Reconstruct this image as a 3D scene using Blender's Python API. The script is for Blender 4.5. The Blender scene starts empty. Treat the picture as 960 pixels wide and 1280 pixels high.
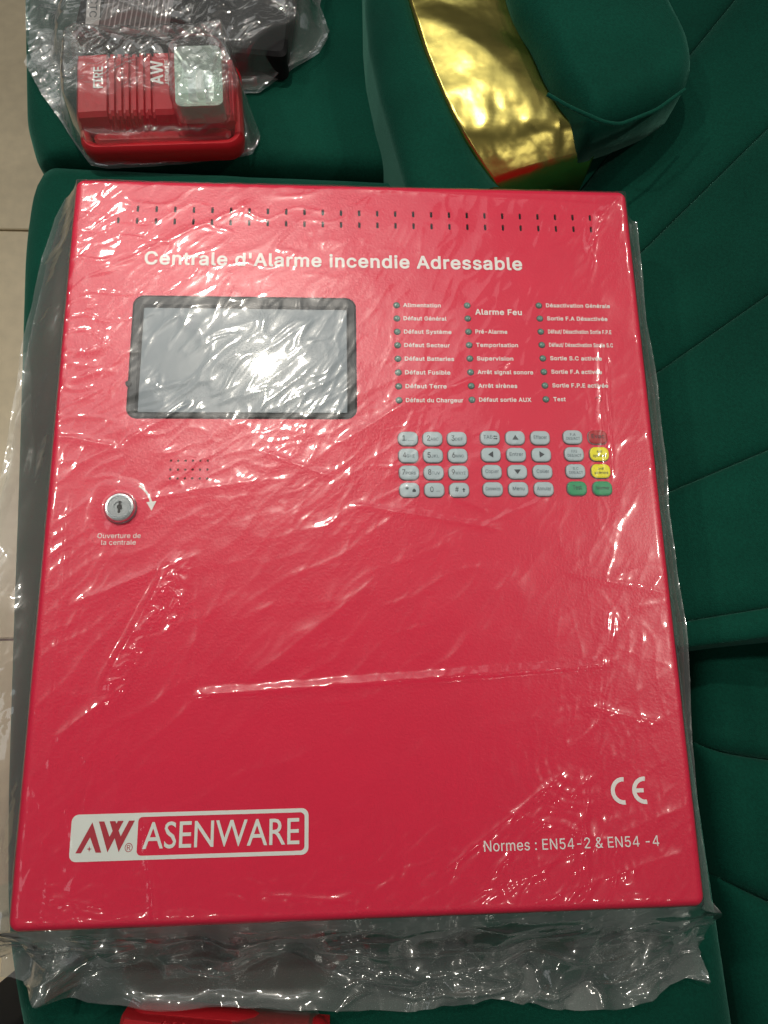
import bpy, bmesh, math, random
import numpy as np
from mathutils import Matrix, Vector
from mathutils.geometry import tessellate_polygon

# ------------------------------------------------------------------ camera
scene = bpy.context.scene
COL = scene.collection
FACE = 0.120                      # height of the panel's front above the seat it lies on
PW, PH = 0.4030, 0.4895            # panel front, metres
ROT = np.array([[0.99798037, -0.01974926, 0.06037499],
                [-0.00438582, -0.96959686, -0.24466853],
                [0.06337143, 0.24390959, -0.96772526]])
CAM = np.array([-0.0167751, -0.12414175, 0.481936 + FACE])
FPX = 953.363
cam_data = bpy.data.cameras.new('camera')
cam_data.sensor_fit = 'VERTICAL'
cam_data.sensor_height = 36.0
cam_data.lens = 36.0 * FPX / 1280.0
cam_data.clip_start = 0.02
cam_data.clip_end = 50
cam = bpy.data.objects.new('camera', cam_data)
COL.objects.link(cam)
m = Matrix.Identity(4)
for i in range(3):
    m[i][0] = ROT[0][i]; m[i][1] = -ROT[1][i]; m[i][2] = -ROT[2][i]; m[i][3] = CAM[i]
cam.matrix_world = m
scene.camera = cam

# ------------------------------------------------------------------ room light
world = bpy.data.worlds.new('World')
scene.world = world
world.use_nodes = True
bg = world.node_tree.nodes['Background']
bg.inputs['Color'].default_value = (0.93, 0.98, 1.0, 1)
bg.inputs['Strength'].default_value = 0.07


def lamp(name, loc, size, power, color, target, shape='DISK', size_y=None, beam=180):
    d = bpy.data.lights.new(name, 'AREA')
    d.shape = shape
    d.size = size
    if size_y:
        d.size_y = size_y
    d.energy = power
    d.color = color
    d.spread = math.radians(beam)
    o = bpy.data.objects.new(name, d)
    COL.objects.link(o)
    o.location = loc
    o.rotation_euler = (Vector(target) - Vector(loc)).to_track_quat('-Z', 'Y').to_euler()
    return o


# the ceiling downlight whose image sits in the display, spots added for glints and pools of light (each with its own beam), and added soft lights
lamp('key_or_added_spot', (-0.215, 0.802, 1.62), 0.040, 1.15, (1.0, 0.92, 0.80), (-0.12, 0.18, 0.12), beam=48)
for loc, tgt, pw, beam in (((-1.15, 0.55, 1.62), (-0.42, 0.05, 0.0), 2.0, 80), ((1.15, 0.25, 1.62), (0.38, -0.04, 0.1), 1.3, 56), ((-0.85, 1.45, 1.62), (-0.25, 0.45, 0.1), 2.2, 110),
                           ((1.3, 1.3, 1.62), (0.45, 0.40, 0.1), 1.8, 100), ((0.55, -1.05, 1.62), (0.55, -1.05, 0), 1.6, 150), ((-0.55, -1.15, 1.62), (-0.55, -1.15, 0), 1.6, 150)):
    lamp('key_or_added_spot', loc, 0.075, pw, (1.0, 0.94, 0.83), tgt, beam=beam)  # unseen spots, added for sparkle in the film and brighter sides
lamp('added_soft_light', (-0.45, 1.30, 1.70), 1.7, 6.0, (0.93, 0.97, 1.0), (-0.45, 1.30, 0), 'RECTANGLE', 1.3)  # added soft source, stands in for bounced ceiling light on the upper face
lamp('added_soft_light', (-1.35, -0.55, 1.70), 0.6, 1.2, (0.95, 0.98, 1.0), (-1.35, -0.55, 0), 'RECTANGLE', 0.3)  # unseen source added behind, for reflections in the bag's wrinkles

scene.view_settings.view_transform = 'Standard'
scene.view_settings.look = 'None'
scene.view_settings.exposure = -0.33
scene.view_settings.gamma = 1.0
scene.render.engine = 'CYCLES'
scene.cycles.max_bounces = 10
scene.cycles.transparent_max_bounces = 24
scene.cycles.use_denoising = True
scene.cycles.sample_clamp_indirect = 6.0


def at(px, py, z=0.0):
    """point of the place at height z that the photograph shows at (px, py)"""
    v = ROT.T @ np.array([(px - 480) / FPX, (py - 640) / FPX, 1.0])
    return CAM + v * ((z - CAM[2]) / v[2])


def at_plane(px, py, p0, n):
    v = ROT.T @ np.array([(px - 480) / FPX, (py - 640) / FPX, 1.0])
    n = np.array(n, float)
    return CAM + v * (np.dot(np.array(p0) - CAM, n) / np.dot(v, n))


# ------------------------------------------------------------------ numeric helpers
def perlin(x, y, seed=0):
    rng = np.random.RandomState(seed)
    perm = rng.permutation(256)
    perm = np.concatenate([perm, perm])
    ang = rng.rand(256) * 2 * np.pi
    gx, gy = np.cos(ang), np.sin(ang)
    xi = np.floor(x).astype(int); yi = np.floor(y).astype(int)
    xf = x - xi; yf = y - yi
    xi &= 255; yi &= 255

    def g(ix, iy, dx, dy):
        h = perm[perm[ix & 255] + (iy & 255)]
        return gx[h] * dx + gy[h] * dy
    u = xf ** 3 * (xf * (xf * 6 - 15) + 10)
    v = yf ** 3 * (yf * (yf * 6 - 15) + 10)
    a = g(xi, yi, xf, yf); b = g(xi + 1, yi, xf - 1, yf)
    c = g(xi, yi + 1, xf, yf - 1); d = g(xi + 1, yi + 1, xf - 1, yf - 1)
    return (a + u * (b - a)) * (1 - v) + (c + u * (d - c)) * v


def tri(t):
    return 2 * np.abs(t - np.floor(t + 0.5))


def crumple(x, y, lam, seed, n=5):
    """flat facets meeting in straight creases, as crushed film has"""
    rng = np.random.RandomState(seed)
    wx = x + 0.35 * lam * perlin(x / lam * 0.7, y / lam * 0.7, seed + 50)
    wy = y + 0.35 * lam * perlin(x / lam * 0.7 + 9, y / lam * 0.7, seed + 51)
    h = np.zeros_like(x)
    for i in range(n):
        a = rng.rand() * np.pi
        l = lam * (0.7 + 0.9 * rng.rand())
        h += tri((wx * np.cos(a) + wy * np.sin(a)) / l + rng.rand()) * (0.6 + 0.8 * rng.rand())
    return h / n


def ridges(x, y, ang, ln, wd, seed, k=3.0, sharp=2.2):
    c, s = math.cos(ang), math.sin(ang)
    u = (x * c + y * s); v = (-x * s + y * c)
    v = v + 0.5 * wd * perlin(u / ln * 2.1, v / wd * 0.5, seed + 7)
    n = perlin(u / ln, v / wd, seed)
    return np.clip(1 - np.abs(n) * k, 0, 1) ** sharp


def smooth(a, b, t):
    t = np.clip((t - a) / (b - a), 0, 1)
    return t * t * (3 - 2 * t)


# ------------------------------------------------------------------ object helpers
def link(o, parent=None):
    COL.objects.link(o)
    if parent is not None:
        o.parent = parent
    return o


def mesh_obj(name, verts, faces, mat, parent=None, smooth_shade=False):
    me = bpy.data.meshes.new(name)
    me.from_pydata([tuple(map(float, v)) for v in verts] if not isinstance(verts, np.ndarray) else verts.tolist(), [],
                   faces if not isinstance(faces, np.ndarray) else faces.tolist())
    me.validate()
    bm = bmesh.new(); bm.from_mesh(me)
    bmesh.ops.recalc_face_normals(bm, faces=bm.faces)
    bm.to_mesh(me); bm.free()
    if smooth_shade:
        me.polygons.foreach_set('use_smooth', [True] * len(me.polygons))
    me.materials.append(mat)
    return link(bpy.data.objects.new(name, me), parent)


def sheet_obj(name, V, mat, parent=None, extra=None):
    """V: (rows, cols, 3) arrays -> one smooth mesh object"""
    allv, allf, off = [], [], 0
    for A in [V] + (extra or []):
        r, c = A.shape[:2]
        idx = np.arange(r * c).reshape(r, c) + off
        f = np.stack([idx[:-1, :-1], idx[:-1, 1:], idx[1:, 1:], idx[1:, :-1]], -1).reshape(-1, 4)
        allv.append(A.reshape(-1, 3)); allf.append(f); off += r * c
    v = np.concatenate(allv).astype(np.float32); f = np.concatenate(allf).astype(np.int32)
    me = bpy.data.meshes.new(name)
    me.vertices.add(len(v)); me.vertices.foreach_set('co', v.ravel())
    me.loops.add(f.size); me.loops.foreach_set('vertex_index', f.ravel())
    me.polygons.add(len(f))
    me.polygons.foreach_set('loop_start', np.arange(0, f.size, 4, dtype=np.int32))
    me.polygons.foreach_set('loop_total', np.full(len(f), 4, np.int32))
    me.update(calc_edges=True); me.validate()
    me.polygons.foreach_set('use_smooth', np.ones(len(f), bool))
    me.materials.append(mat)
    return link(bpy.data.objects.new(name, me), parent)


def empty(name, loc=(0, 0, 0), rz=0.0):
    o = bpy.data.objects.new(name, None)
    o.empty_display_size = 0.05
    o.location = loc
    o.rotation_euler = (0, 0, rz)
    return link(o)


def tag(o, label=None, cat=None, group=None, kind=None):
    if label: o['label'] = label
    if cat: o['category'] = cat
    if group: o['group'] = group
    if kind: o['kind'] = kind
    return o


def rrect(cx, cy, w, h, r, n=6):
    r = max(r, 1e-5)
    pts = []
    for sx, sy, a0 in ((1, 1, 0), (-1, 1, 90), (-1, -1, 180), (1, -1, 270)):
        for k in range(n + 1):
            a = math.radians(a0 + 90 * k / n)
            pts.append((cx + sx * (w / 2 - r) + r * math.cos(a), cy + sy * (h / 2 - r) + r * math.sin(a)))
    return pts


def circle(cx, cy, r, n=20):
    return [(cx + r * math.cos(2 * math.pi * k / n), cy + r * math.sin(2 * math.pi * k / n)) for k in range(n)]


def loft(loops, cap_start=False, cap_end=False):
    """loops: equal-length closed rings of 3D points"""
    v, f = [], []
    n = len(loops[0])
    for L in loops:
        v += [tuple(p) for p in L]
    for i in range(len(loops) - 1):
        for k in range(n):
            a, b = i * n + k, i * n + (k + 1) % n
            f.append((a, b, b + n, a + n))
    if cap_start: f.append(tuple(range(n))[::-1])
    if cap_end: f.append(tuple(range((len(loops) - 1) * n, len(loops) * n)))
    return v, f


def ring(p2, z):
    return [(x, y, z) for x, y in p2]


def plate2d(outer, holes, thick, ztop):
    """flat plate with real holes; returns verts, faces"""
    cu = bpy.data.curves.new('tmp', 'CURVE')
    cu.dimensions = '2D'; cu.fill_mode = 'BOTH'; cu.extrude = thick / 2
    for L in [outer] + holes:
        s = cu.splines.new('POLY'); s.points.add(len(L) - 1)
        for p, (x, y) in zip(s.points, L):
            p.co = (x, y, 0, 1)
        s.use_cyclic_u = True
    o = bpy.data.objects.new('tmp', cu)
    me = o.to_mesh()
    v = [(w.co.x, w.co.y, w.co.z + ztop - thick / 2) for w in me.vertices]
    f = [tuple(p.vertices) for p in me.polygons]
    o.to_mesh_clear()
    bpy.data.objects.remove(o); bpy.data.curves.remove(cu)
    return v, f


def text_geo(body, bold=0.0):
    cu = bpy.data.curves.new('tmp', 'FONT')
    cu.body = body; cu.size = 1.0; cu.offset = bold; cu.resolution_u = 3
    o = bpy.data.objects.new('tmp', cu)
    me = o.to_mesh()
    v = np.array([tuple(w.co) for w in me.vertices]); f = [tuple(p.vertices) for p in me.polygons]
    o.to_mesh_clear()
    bpy.data.objects.remove(o); bpy.data.curves.remove(cu)
    return v, f


GLYPHS = {}
for _ln in r""" 188;
#440;61,0 65,-3 115,-3 118,0 140,135 145,137 260,136 239,0 245,-3 290,-3 297,0 319,135 325,137 390,137 394,140 403,190 400,195 330,195 330,200 348,310 350,313 355,313 420,313 425,320 432,365 430,371 365,371 360,372 358,375 380,510 375,512 330,512 323,510 300,373 295,371 185,371 180,373 201,510 195,512 150,512 144,510 120,372 48,370 38,315 40,313 105,313 112,310 94,200 90,195 20,195 16,190 7,140 10,137 80,137 82,135|150,195 170,312 285,313 290,310 270,195;58,-20 115,-21 130,-15 135,-5 155,115 160,119 235,119 240,115 222,5 224,-10 230,-17 240,-21 300,-20 309,-15 314,-5 335,117 395,119 405,124 409,130 421,190 416,205 405,212 355,213 351,215 365,295 420,295 435,300 441,310 450,365 446,380 435,388 379,390 398,505 397,515 390,525 380,530 325,530 315,527 310,522 305,510 285,390 205,389 200,390 219,505 216,520 210,526 200,530 140,529 134,525 127,515 106,390 45,389 32,380 28,370 19,320 20,310 25,301 35,296 85,295 90,290 79,220 75,213 15,213 5,208 -2,195 -11,140 -5,125 5,120 55,119 60,118 61,115 43,0 46,-10|175,213 172,215 172,220 185,295 265,295 269,290 255,214
&448;168,-7 199,-10 234,-6 269,3 304,19 329,37 364,-3 440,-2 439,3 373,83 372,88 387,113 400,143 408,183 411,223 409,226 349,227 346,223 343,188 333,153 329,144 324,143 225,263 227,268 279,308 306,338 324,378 327,403 321,438 309,463 294,482 269,501 234,513 199,516 164,513 134,502 107,483 88,458 76,428 72,398 76,368 87,338 99,318 129,278 128,273 84,238 59,213 44,189 34,163 31,133 36,98 53,58 75,33 109,9 149,-5|164,53 140,63 126,73 112,88 103,108 100,133 103,153 113,173 130,193 169,224 174,223 287,88 277,78 252,63 224,53 194,49|184,315 159,346 146,368 140,398 143,418 154,438 169,450 184,456 199,458 224,454 242,443 254,427 259,403 256,388 250,373 234,353;186,-27 199,-28 239,-23 274,-14 314,4 324,12 329,9 352,-17 364,-21 444,-20 454,-13 459,-2 454,13 393,88 405,108 417,138 425,173 429,223 424,238 419,242 409,245 349,245 339,242 333,238 328,228 325,188 319,177 253,258 251,263 289,292 304,308 324,333 336,358 343,378 345,408 340,438 327,468 304,498 275,518 239,531 199,534 159,530 124,517 94,496 73,468 58,433 54,398 57,368 69,333 105,278 74,253 49,229 31,203 17,168 13,133 19,90 34,55 64,18 104,-8 144,-22|189,68 169,70 154,75 139,85 127,98 120,118 118,133 121,148 128,163 144,181 169,201 259,93 259,88 239,77 219,71|184,342 166,368 160,383 158,398 160,413 169,428 179,435 199,440 219,437 231,428 238,418 241,403 237,388 219,364 189,341
'206;75,318 80,315 125,315 131,318 139,508 135,512 70,512 67,508;72,298 130,297 143,303 148,313 157,508 152,523 140,530 65,529 55,524 49,513 57,318 60,307
*453;198,223 204,220 249,220 253,223 250,318 254,322 334,270 339,270 341,273 364,313 363,318 276,363 278,368 364,413 364,418 341,458 339,461 334,461 254,409 250,413 253,508 249,512 204,512 198,508 202,413 199,408 114,462 87,418 89,412 174,368 176,363 89,318 87,313 114,269 199,323 202,318;195,203 249,202 259,204 265,208 271,223 269,289 328,253 339,251 349,255 354,260 379,303 383,313 381,323 374,332 315,363 317,368 374,398 382,408 381,423 356,468 344,479 329,478 269,442 271,513 266,523 254,530 199,530 185,523 180,508 183,448 181,443 179,442 124,477 109,479 99,474 95,468 68,418 69,408 77,398 134,368 136,363 79,333 70,323 69,308 95,263 104,254 119,252 181,288 183,283 181,218 186,208
,188;35,-119 38,-122 43,-122 83,-122 87,-119 139,66 140,71 138,73 68,74 65,71;32,-139 88,-140 98,-135 102,-129 157,66 155,81 148,89 138,92 68,92 58,89 50,81 17,-119 23,-134
-453;111,188 114,185 334,185 340,188 340,243 334,247 114,247 111,243;108,168 344,168 352,173 357,183 358,248 353,258 339,265 109,264 98,258 93,243 94,183 99,173
.188;79,-4 95,-7 115,-3 130,7 140,22 144,41 140,61 130,75 115,85 95,90 78,86 62,76 51,61 47,41 51,21 62,6;87,-24 95,-25 120,-21 140,-8 157,16 162,41 158,66 144,86 120,103 95,108 70,102 47,86 33,66 29,41 34,16 47,-4 70,-20
/249;11,-76 14,-79 19,-79 69,-79 74,-76 237,529 237,534 234,536 179,536 174,530;8,-96 74,-97 86,-91 91,-81 256,529 253,544 244,552 234,554 174,554 164,549 158,539 -6,-71 -4,-86
0453;194,-7 228,-10 258,-7 278,-2 303,8 328,24 343,38 360,58 375,83 387,113 403,178 407,218 407,293 402,333 386,398 361,448 343,470 323,488 303,501 278,511 253,517 228,519 203,517 173,511 148,500 125,483 93,449 78,423 65,393 50,328 46,293 46,213 50,178 57,143 76,88 108,40 128,22 168,0|198,58 193,59 163,79 143,104 127,143 120,168 113,223 113,283 121,343 126,363 143,404 168,435 193,450 228,457 258,451 288,433 310,403 327,363 333,338 340,283 340,223 333,168 326,143 309,103 289,78 258,59 228,53;212,-27 258,-26 288,-18 313,-7 333,6 359,28 375,48 390,73 404,108 420,173 425,213 425,293 420,338 403,403 376,458 356,483 338,499 313,516 283,529 258,535 228,537 193,534 168,528 143,517 114,498 81,463 63,433 48,398 32,333 28,293 28,213 33,173 49,108 63,74 95,28 118,7 143,-8 168,-19|218,73 198,77 180,88 158,115 144,148 137,173 131,223 130,258 131,288 138,338 143,358 158,393 178,420 201,433 228,438 253,433 273,421 295,393 310,358 315,338 322,283 323,253 322,223 316,173 309,148 294,113 273,88 253,76 228,72
1453;73,0 76,-3 81,-3 391,-3 394,0 394,55 391,58 281,58 279,60 279,505 276,512 196,511 86,431 83,425 83,360 86,355 206,442 208,440 209,65 206,58 76,58 73,55;70,-20 391,-21 406,-15 411,-6 412,55 406,70 391,76 301,76 297,80 297,510 291,524 281,529 191,529 75,445 67,435 65,355 71,343 81,338 97,340 186,405 191,405 191,400 191,80 186,76 76,76 61,70 55,55 55,0 61,-15
2453;61,0 64,-3 69,-3 389,-3 392,0 392,55 389,60 159,60 325,240 359,288 375,320 381,345 384,370 378,415 364,445 340,475 306,500 269,514 229,519 179,513 144,500 109,475 82,440 68,405 64,360 129,360 133,390 141,410 155,430 174,445 194,453 224,457 254,452 274,445 289,435 306,415 314,395 317,370 315,350 309,330 295,305 279,283 63,50;58,-20 389,-21 399,-18 407,-10 410,0 410,60 405,70 399,75 389,78 204,78 201,80 304,188 352,245 378,285 390,310 397,335 402,370 397,410 382,450 350,490 314,516 274,531 229,537 179,532 134,515 99,490 67,450 51,410 45,365 49,350 59,342 129,341 139,345 147,355 153,390 166,415 184,429 204,437 224,439 244,437 264,430 279,420 289,408 295,395 299,370 297,350 291,335 265,295 48,60 43,50 44,-5 49,-15
3453;184,-7 219,-10 264,-5 309,9 345,33 371,63 390,103 396,143 390,183 374,223 370,228 344,257 309,279 264,291 228,293 373,458 375,508 369,512 74,512 69,511 67,508 67,453 69,450 284,448 157,303 154,298 154,248 159,245 199,245 244,240 274,231 298,213 314,193 322,173 326,148 322,118 311,93 294,76 271,63 244,56 219,53 194,55 164,63 147,73 129,88 118,108 111,133 109,135 44,135 42,133 50,88 70,53 96,28 129,9 169,-5;206,-27 219,-28 269,-23 319,-6 359,21 384,50 407,98 414,148 407,193 389,233 354,272 319,294 270,308 270,313 391,453 393,513 388,523 379,529 69,530 54,523 49,513 49,448 54,438 61,433 69,431 234,431 242,428 138,308 136,298 137,243 142,233 151,228 199,227 239,223 264,215 284,202 299,183 306,163 308,143 305,123 296,103 279,88 264,80 249,75 219,71 194,73 169,81 145,98 136,113 127,143 114,152 39,152 29,147 23,133 34,80 54,43 84,14 129,-11 169,-24
4453;282,0 343,0 343,105 413,105 413,162 343,162 343,509 270,509 40,167 40,105 282,105|282,162 105,162 282,428;282,0 343,0 343,105 413,105 413,162 343,162 343,509 270,509 40,167 40,105 282,105|282,162 105,162 282,428
5453;195,-7 220,-10 270,-3 310,12 345,39 371,73 388,118 394,163 391,198 381,233 365,263 350,283 323,308 295,324 265,333 225,337 175,327 155,318 140,308 138,313 154,448 365,449 369,453 369,508 365,512 100,512 95,511 93,508 65,252 130,244 150,257 190,271 220,274 245,270 275,258 295,241 312,218 321,193 324,158 321,133 312,108 295,83 275,67 250,56 220,53 200,55 174,63 155,76 140,92 130,108 125,129 120,133 60,133 57,128 63,93 81,58 105,31 140,8 175,-4;211,-27 225,-28 275,-21 320,-3 359,28 388,68 406,113 412,163 409,198 399,238 380,273 360,300 330,325 300,341 265,351 230,355 200,352 160,343 169,428 175,431 365,431 375,433 382,438 387,448 387,508 382,523 370,530 95,530 80,523 75,513 46,258 47,248 50,241 55,236 65,232 130,225 170,246 195,254 215,256 240,253 265,243 280,231 295,211 303,188 306,158 304,138 295,113 284,98 266,83 245,74 220,71 200,73 180,81 154,103 146,118 141,138 130,149 55,150 45,145 41,138 39,128 48,83 66,48 92,18 135,-9 175,-23
6453;204,-7 229,-10 269,-5 314,13 344,36 368,68 387,113 392,158 386,203 371,243 348,273 319,296 279,312 234,317 214,315 194,310 191,313 324,507 324,510 319,512 254,512 249,510 100,288 78,243 65,198 61,163 66,118 84,69 107,38 139,13 179,-3|214,53 199,55 174,67 154,83 141,103 131,133 128,158 131,188 144,217 156,233 174,248 199,259 224,262 254,259 278,248 294,235 310,213 321,183 324,158 321,128 311,103 299,84 279,67 254,55 229,51;217,-27 229,-28 274,-23 324,-2 359,26 383,58 405,108 410,158 405,203 386,253 359,287 327,313 284,329 234,335 230,338 340,498 343,508 341,518 334,526 324,530 249,530 236,523 85,298 61,248 47,203 43,163 49,108 66,63 89,32 97,23 134,-4 179,-22|204,72 184,82 169,93 156,113 149,133 146,158 149,183 159,207 169,221 184,233 204,242 224,244 249,241 269,232 280,223 295,203 304,178 306,158 303,133 293,108 283,93 269,82 244,72 224,69
7453;94,0 97,-3 102,-3 162,-3 168,0 392,445 394,505 392,512 62,512 60,510 59,455 62,449 312,449 318,445;91,-20 167,-21 177,-17 183,-10 410,440 412,450 412,510 409,520 402,527 392,530 62,530 52,527 44,520 41,510 41,450 47,437 57,432 289,430 79,10 76,0 79,-10
8453;197,-7 227,-10 277,-5 317,8 352,29 378,58 397,93 404,133 399,168 389,198 377,218 352,244 309,268 337,282 358,303 377,338 385,378 380,418 362,453 340,478 311,498 272,513 227,519 182,513 147,502 112,479 86,448 72,418 67,383 73,343 92,305 117,280 143,268 99,243 77,219 63,198 53,168 49,138 55,93 72,60 97,33 137,8 177,-5|217,53 197,55 167,64 147,76 132,92 122,113 118,138 122,163 133,188 152,208 172,221 197,229 222,232 257,229 285,218 302,206 319,188 330,163 333,143 330,113 317,89 302,74 284,63 257,55|197,297 179,303 162,315 147,333 141,348 136,378 139,398 147,418 162,435 177,445 202,454 227,457 252,454 272,447 293,433 305,418 313,398 316,378 313,353 305,333 288,313 272,302 252,295 227,293;215,-27 227,-28 282,-22 327,-7 367,18 394,48 414,88 422,133 418,168 406,203 387,235 363,258 349,268 377,297 397,338 403,378 395,428 380,458 373,468 350,493 317,516 272,532 227,537 177,531 137,517 101,493 71,458 55,423 49,383 55,338 75,298 103,268 87,257 67,236 47,206 35,173 31,138 38,88 57,50 87,17 132,-10 172,-22|202,72 172,82 157,92 147,103 140,118 136,138 139,158 147,176 162,193 177,203 202,211 227,214 247,212 275,203 290,193 302,180 313,158 316,138 312,118 305,103 292,89 272,78 252,73 227,70|207,313 187,319 172,330 162,343 156,358 154,378 156,393 163,408 172,420 183,428 207,437 227,439 247,436 267,429 287,412 296,393 297,373 296,358 290,343 278,328 262,318 247,313
9453;127,0 134,-3 199,-3 204,0 339,200 374,265 387,305 392,345 387,390 371,435 344,471 309,498 274,512 224,519 179,512 144,498 107,470 81,435 67,400 61,350 66,305 79,270 104,235 134,212 174,196 219,192 239,193 259,199 261,195|204,249 174,261 158,275 142,295 133,320 128,350 132,380 144,410 155,425 174,442 204,455 224,457 254,454 279,442 298,425 311,405 321,380 324,350 320,320 310,295 299,278 279,261 249,249 224,246;124,-20 199,-21 209,-19 215,-15 354,190 392,260 406,305 410,345 405,395 386,445 359,481 324,510 277,530 224,537 176,530 134,513 92,480 66,445 49,403 43,350 48,300 64,260 89,225 129,195 169,179 219,173 222,170 112,10 109,0 112,-10|224,265 204,268 189,274 169,289 155,310 150,325 146,350 149,375 156,395 169,414 189,430 204,436 224,439 249,436 269,427 283,415 294,399 302,380 306,350 303,325 295,305 284,289 269,276 254,270
:188;79,-4 95,-7 115,-3 130,7 140,22 144,41 140,61 130,75 115,85 95,90 78,86 62,76 51,61 47,41 51,21 62,6|79,271 95,268 115,272 130,282 140,297 144,316 140,336 130,351 115,361 95,365 76,361 61,351 51,336 47,316 51,296 62,281;87,-24 95,-25 120,-21 140,-8 157,16 162,41 158,66 144,86 120,103 95,108 70,102 47,86 33,66 29,41 34,16 47,-4 70,-20|87,251 95,250 120,254 140,267 157,291 162,316 158,341 145,361 120,379 95,383 70,378 50,365 33,341 29,316 34,291 47,271 70,255
A480;13,0 16,-3 86,-2 136,136 141,139 341,139 392,0 396,-3 461,-3 466,0 281,505 276,512 201,512 199,510|161,204 236,436 241,437 274,330 318,205 311,202;10,-20 86,-21 100,-15 106,-5 151,121 326,121 331,117 374,-5 381,-16 396,-21 466,-21 476,-16 481,-10 484,0 482,10 296,515 286,527 276,530 201,530 191,527 183,520 -4,5 -2,-10|186,220 236,374 241,375 292,225 291,220
B456;57,0 60,-3 245,-3 300,1 350,18 380,38 402,65 416,100 421,135 416,175 406,200 386,230 365,247 340,260 319,265 359,285 376,300 390,320 398,345 401,370 397,410 382,445 360,472 330,494 290,507 240,512 60,512 58,510|130,60 128,65 128,225 130,228 245,228 280,224 305,215 320,204 340,181 349,160 352,135 345,105 325,81 295,66 245,60|130,288 128,290 128,445 130,448 240,449 280,443 312,425 328,400 333,370 330,350 322,330 305,311 285,298 260,290 235,288;54,-20 245,-21 305,-17 355,0 385,19 393,25 417,55 434,100 439,135 435,175 419,215 400,242 370,265 370,270 390,289 405,309 414,335 419,375 414,415 397,455 372,485 340,509 295,524 240,530 60,530 50,527 42,520 39,510 39,0 45,-15|150,78 147,80 146,85 146,205 150,210 245,210 275,207 295,200 310,189 325,170 332,155 333,135 329,115 313,95 290,84 245,78|150,306 146,310 148,430 235,431 275,426 295,415 310,395 315,370 311,350 305,338 295,326 280,316 260,309 240,306
C510;230,-7 265,-10 310,-6 345,3 375,17 400,33 430,60 450,88 466,123 476,158 470,163 410,163 405,160 398,138 385,114 372,98 355,83 335,71 315,63 270,56 225,62 185,79 153,108 127,148 112,193 108,223 106,258 112,313 119,338 130,366 155,403 185,429 225,447 265,453 290,451 315,446 351,428 375,408 398,373 405,348 410,345 470,345 476,348 465,388 451,418 425,453 404,473 375,492 340,507 305,516 265,519 235,517 205,511 175,500 151,488 125,469 100,445 84,423 67,393 53,358 45,328 39,293 37,253 39,218 45,178 55,143 68,113 83,88 105,58 125,39 148,23 180,7 205,-2;250,-27 305,-25 345,-16 385,2 415,22 444,48 465,79 483,118 494,158 490,172 480,180 400,179 390,171 381,143 370,124 360,111 345,98 310,81 270,74 230,79 195,94 168,118 145,153 130,197 126,223 124,253 129,308 136,333 146,358 165,388 195,414 230,430 270,435 305,430 330,420 360,398 380,368 390,338 400,329 475,327 488,333 493,343 493,353 482,393 466,428 441,463 415,487 384,508 345,524 310,533 270,537 230,534 200,528 170,518 135,499 114,483 88,458 69,433 52,403 37,368 27,333 22,298 19,258 21,213 28,173 38,138 53,103 89,48 115,24 140,7 166,-7 200,-19
D502;57,0 60,-3 220,-3 255,-1 291,5 325,15 355,30 377,45 399,65 420,91 435,117 448,145 458,180 465,255 458,330 448,365 420,420 399,445 380,462 355,480 325,495 295,504 260,510 225,512 60,512 58,510|130,60 128,65 128,445 130,448 135,449 220,449 250,447 275,443 315,427 353,395 376,360 390,315 395,285 395,225 386,175 376,150 350,111 318,85 295,73 245,61;54,-20 220,-21 260,-19 295,-13 330,-2 365,15 390,32 410,51 435,81 452,110 465,140 476,180 483,255 476,330 465,370 452,400 435,430 410,459 390,477 365,495 330,512 300,521 260,528 60,530 50,527 42,520 39,510 39,0 45,-15|150,78 147,80 146,85 148,430 245,429 270,426 290,419 310,409 338,385 360,351 368,330 377,285 377,230 368,180 361,160 339,125 308,100 290,90 240,79
E419;57,0 60,-3 65,-3 375,-3 378,0 378,55 375,60 130,60 128,65 128,220 130,226 350,226 355,226 358,230 358,285 355,289 129,290 128,445 130,448 135,449 370,449 373,450 375,455 375,510 370,512 60,512 58,510;54,-20 375,-21 385,-18 393,-10 396,0 396,60 390,72 380,77 150,78 147,80 146,85 146,200 146,205 150,208 355,208 370,214 374,220 376,230 376,290 370,301 360,306 150,307 146,310 148,430 380,433 389,440 393,450 393,510 390,520 385,525 370,530 60,530 50,527 42,520 39,510 39,0 45,-15
F410;57,0 60,-3 65,-3 125,-3 128,0 128,215 130,218 345,218 348,220 349,275 345,281 130,282 128,285 128,445 130,448 370,449 372,455 372,505 370,512 60,512 58,510;54,-20 125,-21 135,-18 143,-10 146,0 146,195 150,200 345,200 360,205 366,215 367,280 363,290 355,297 345,299 147,300 148,430 375,432 385,439 390,450 390,510 387,520 380,527 370,530 60,530 50,527 42,520 39,510 39,0 45,-15
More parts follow.
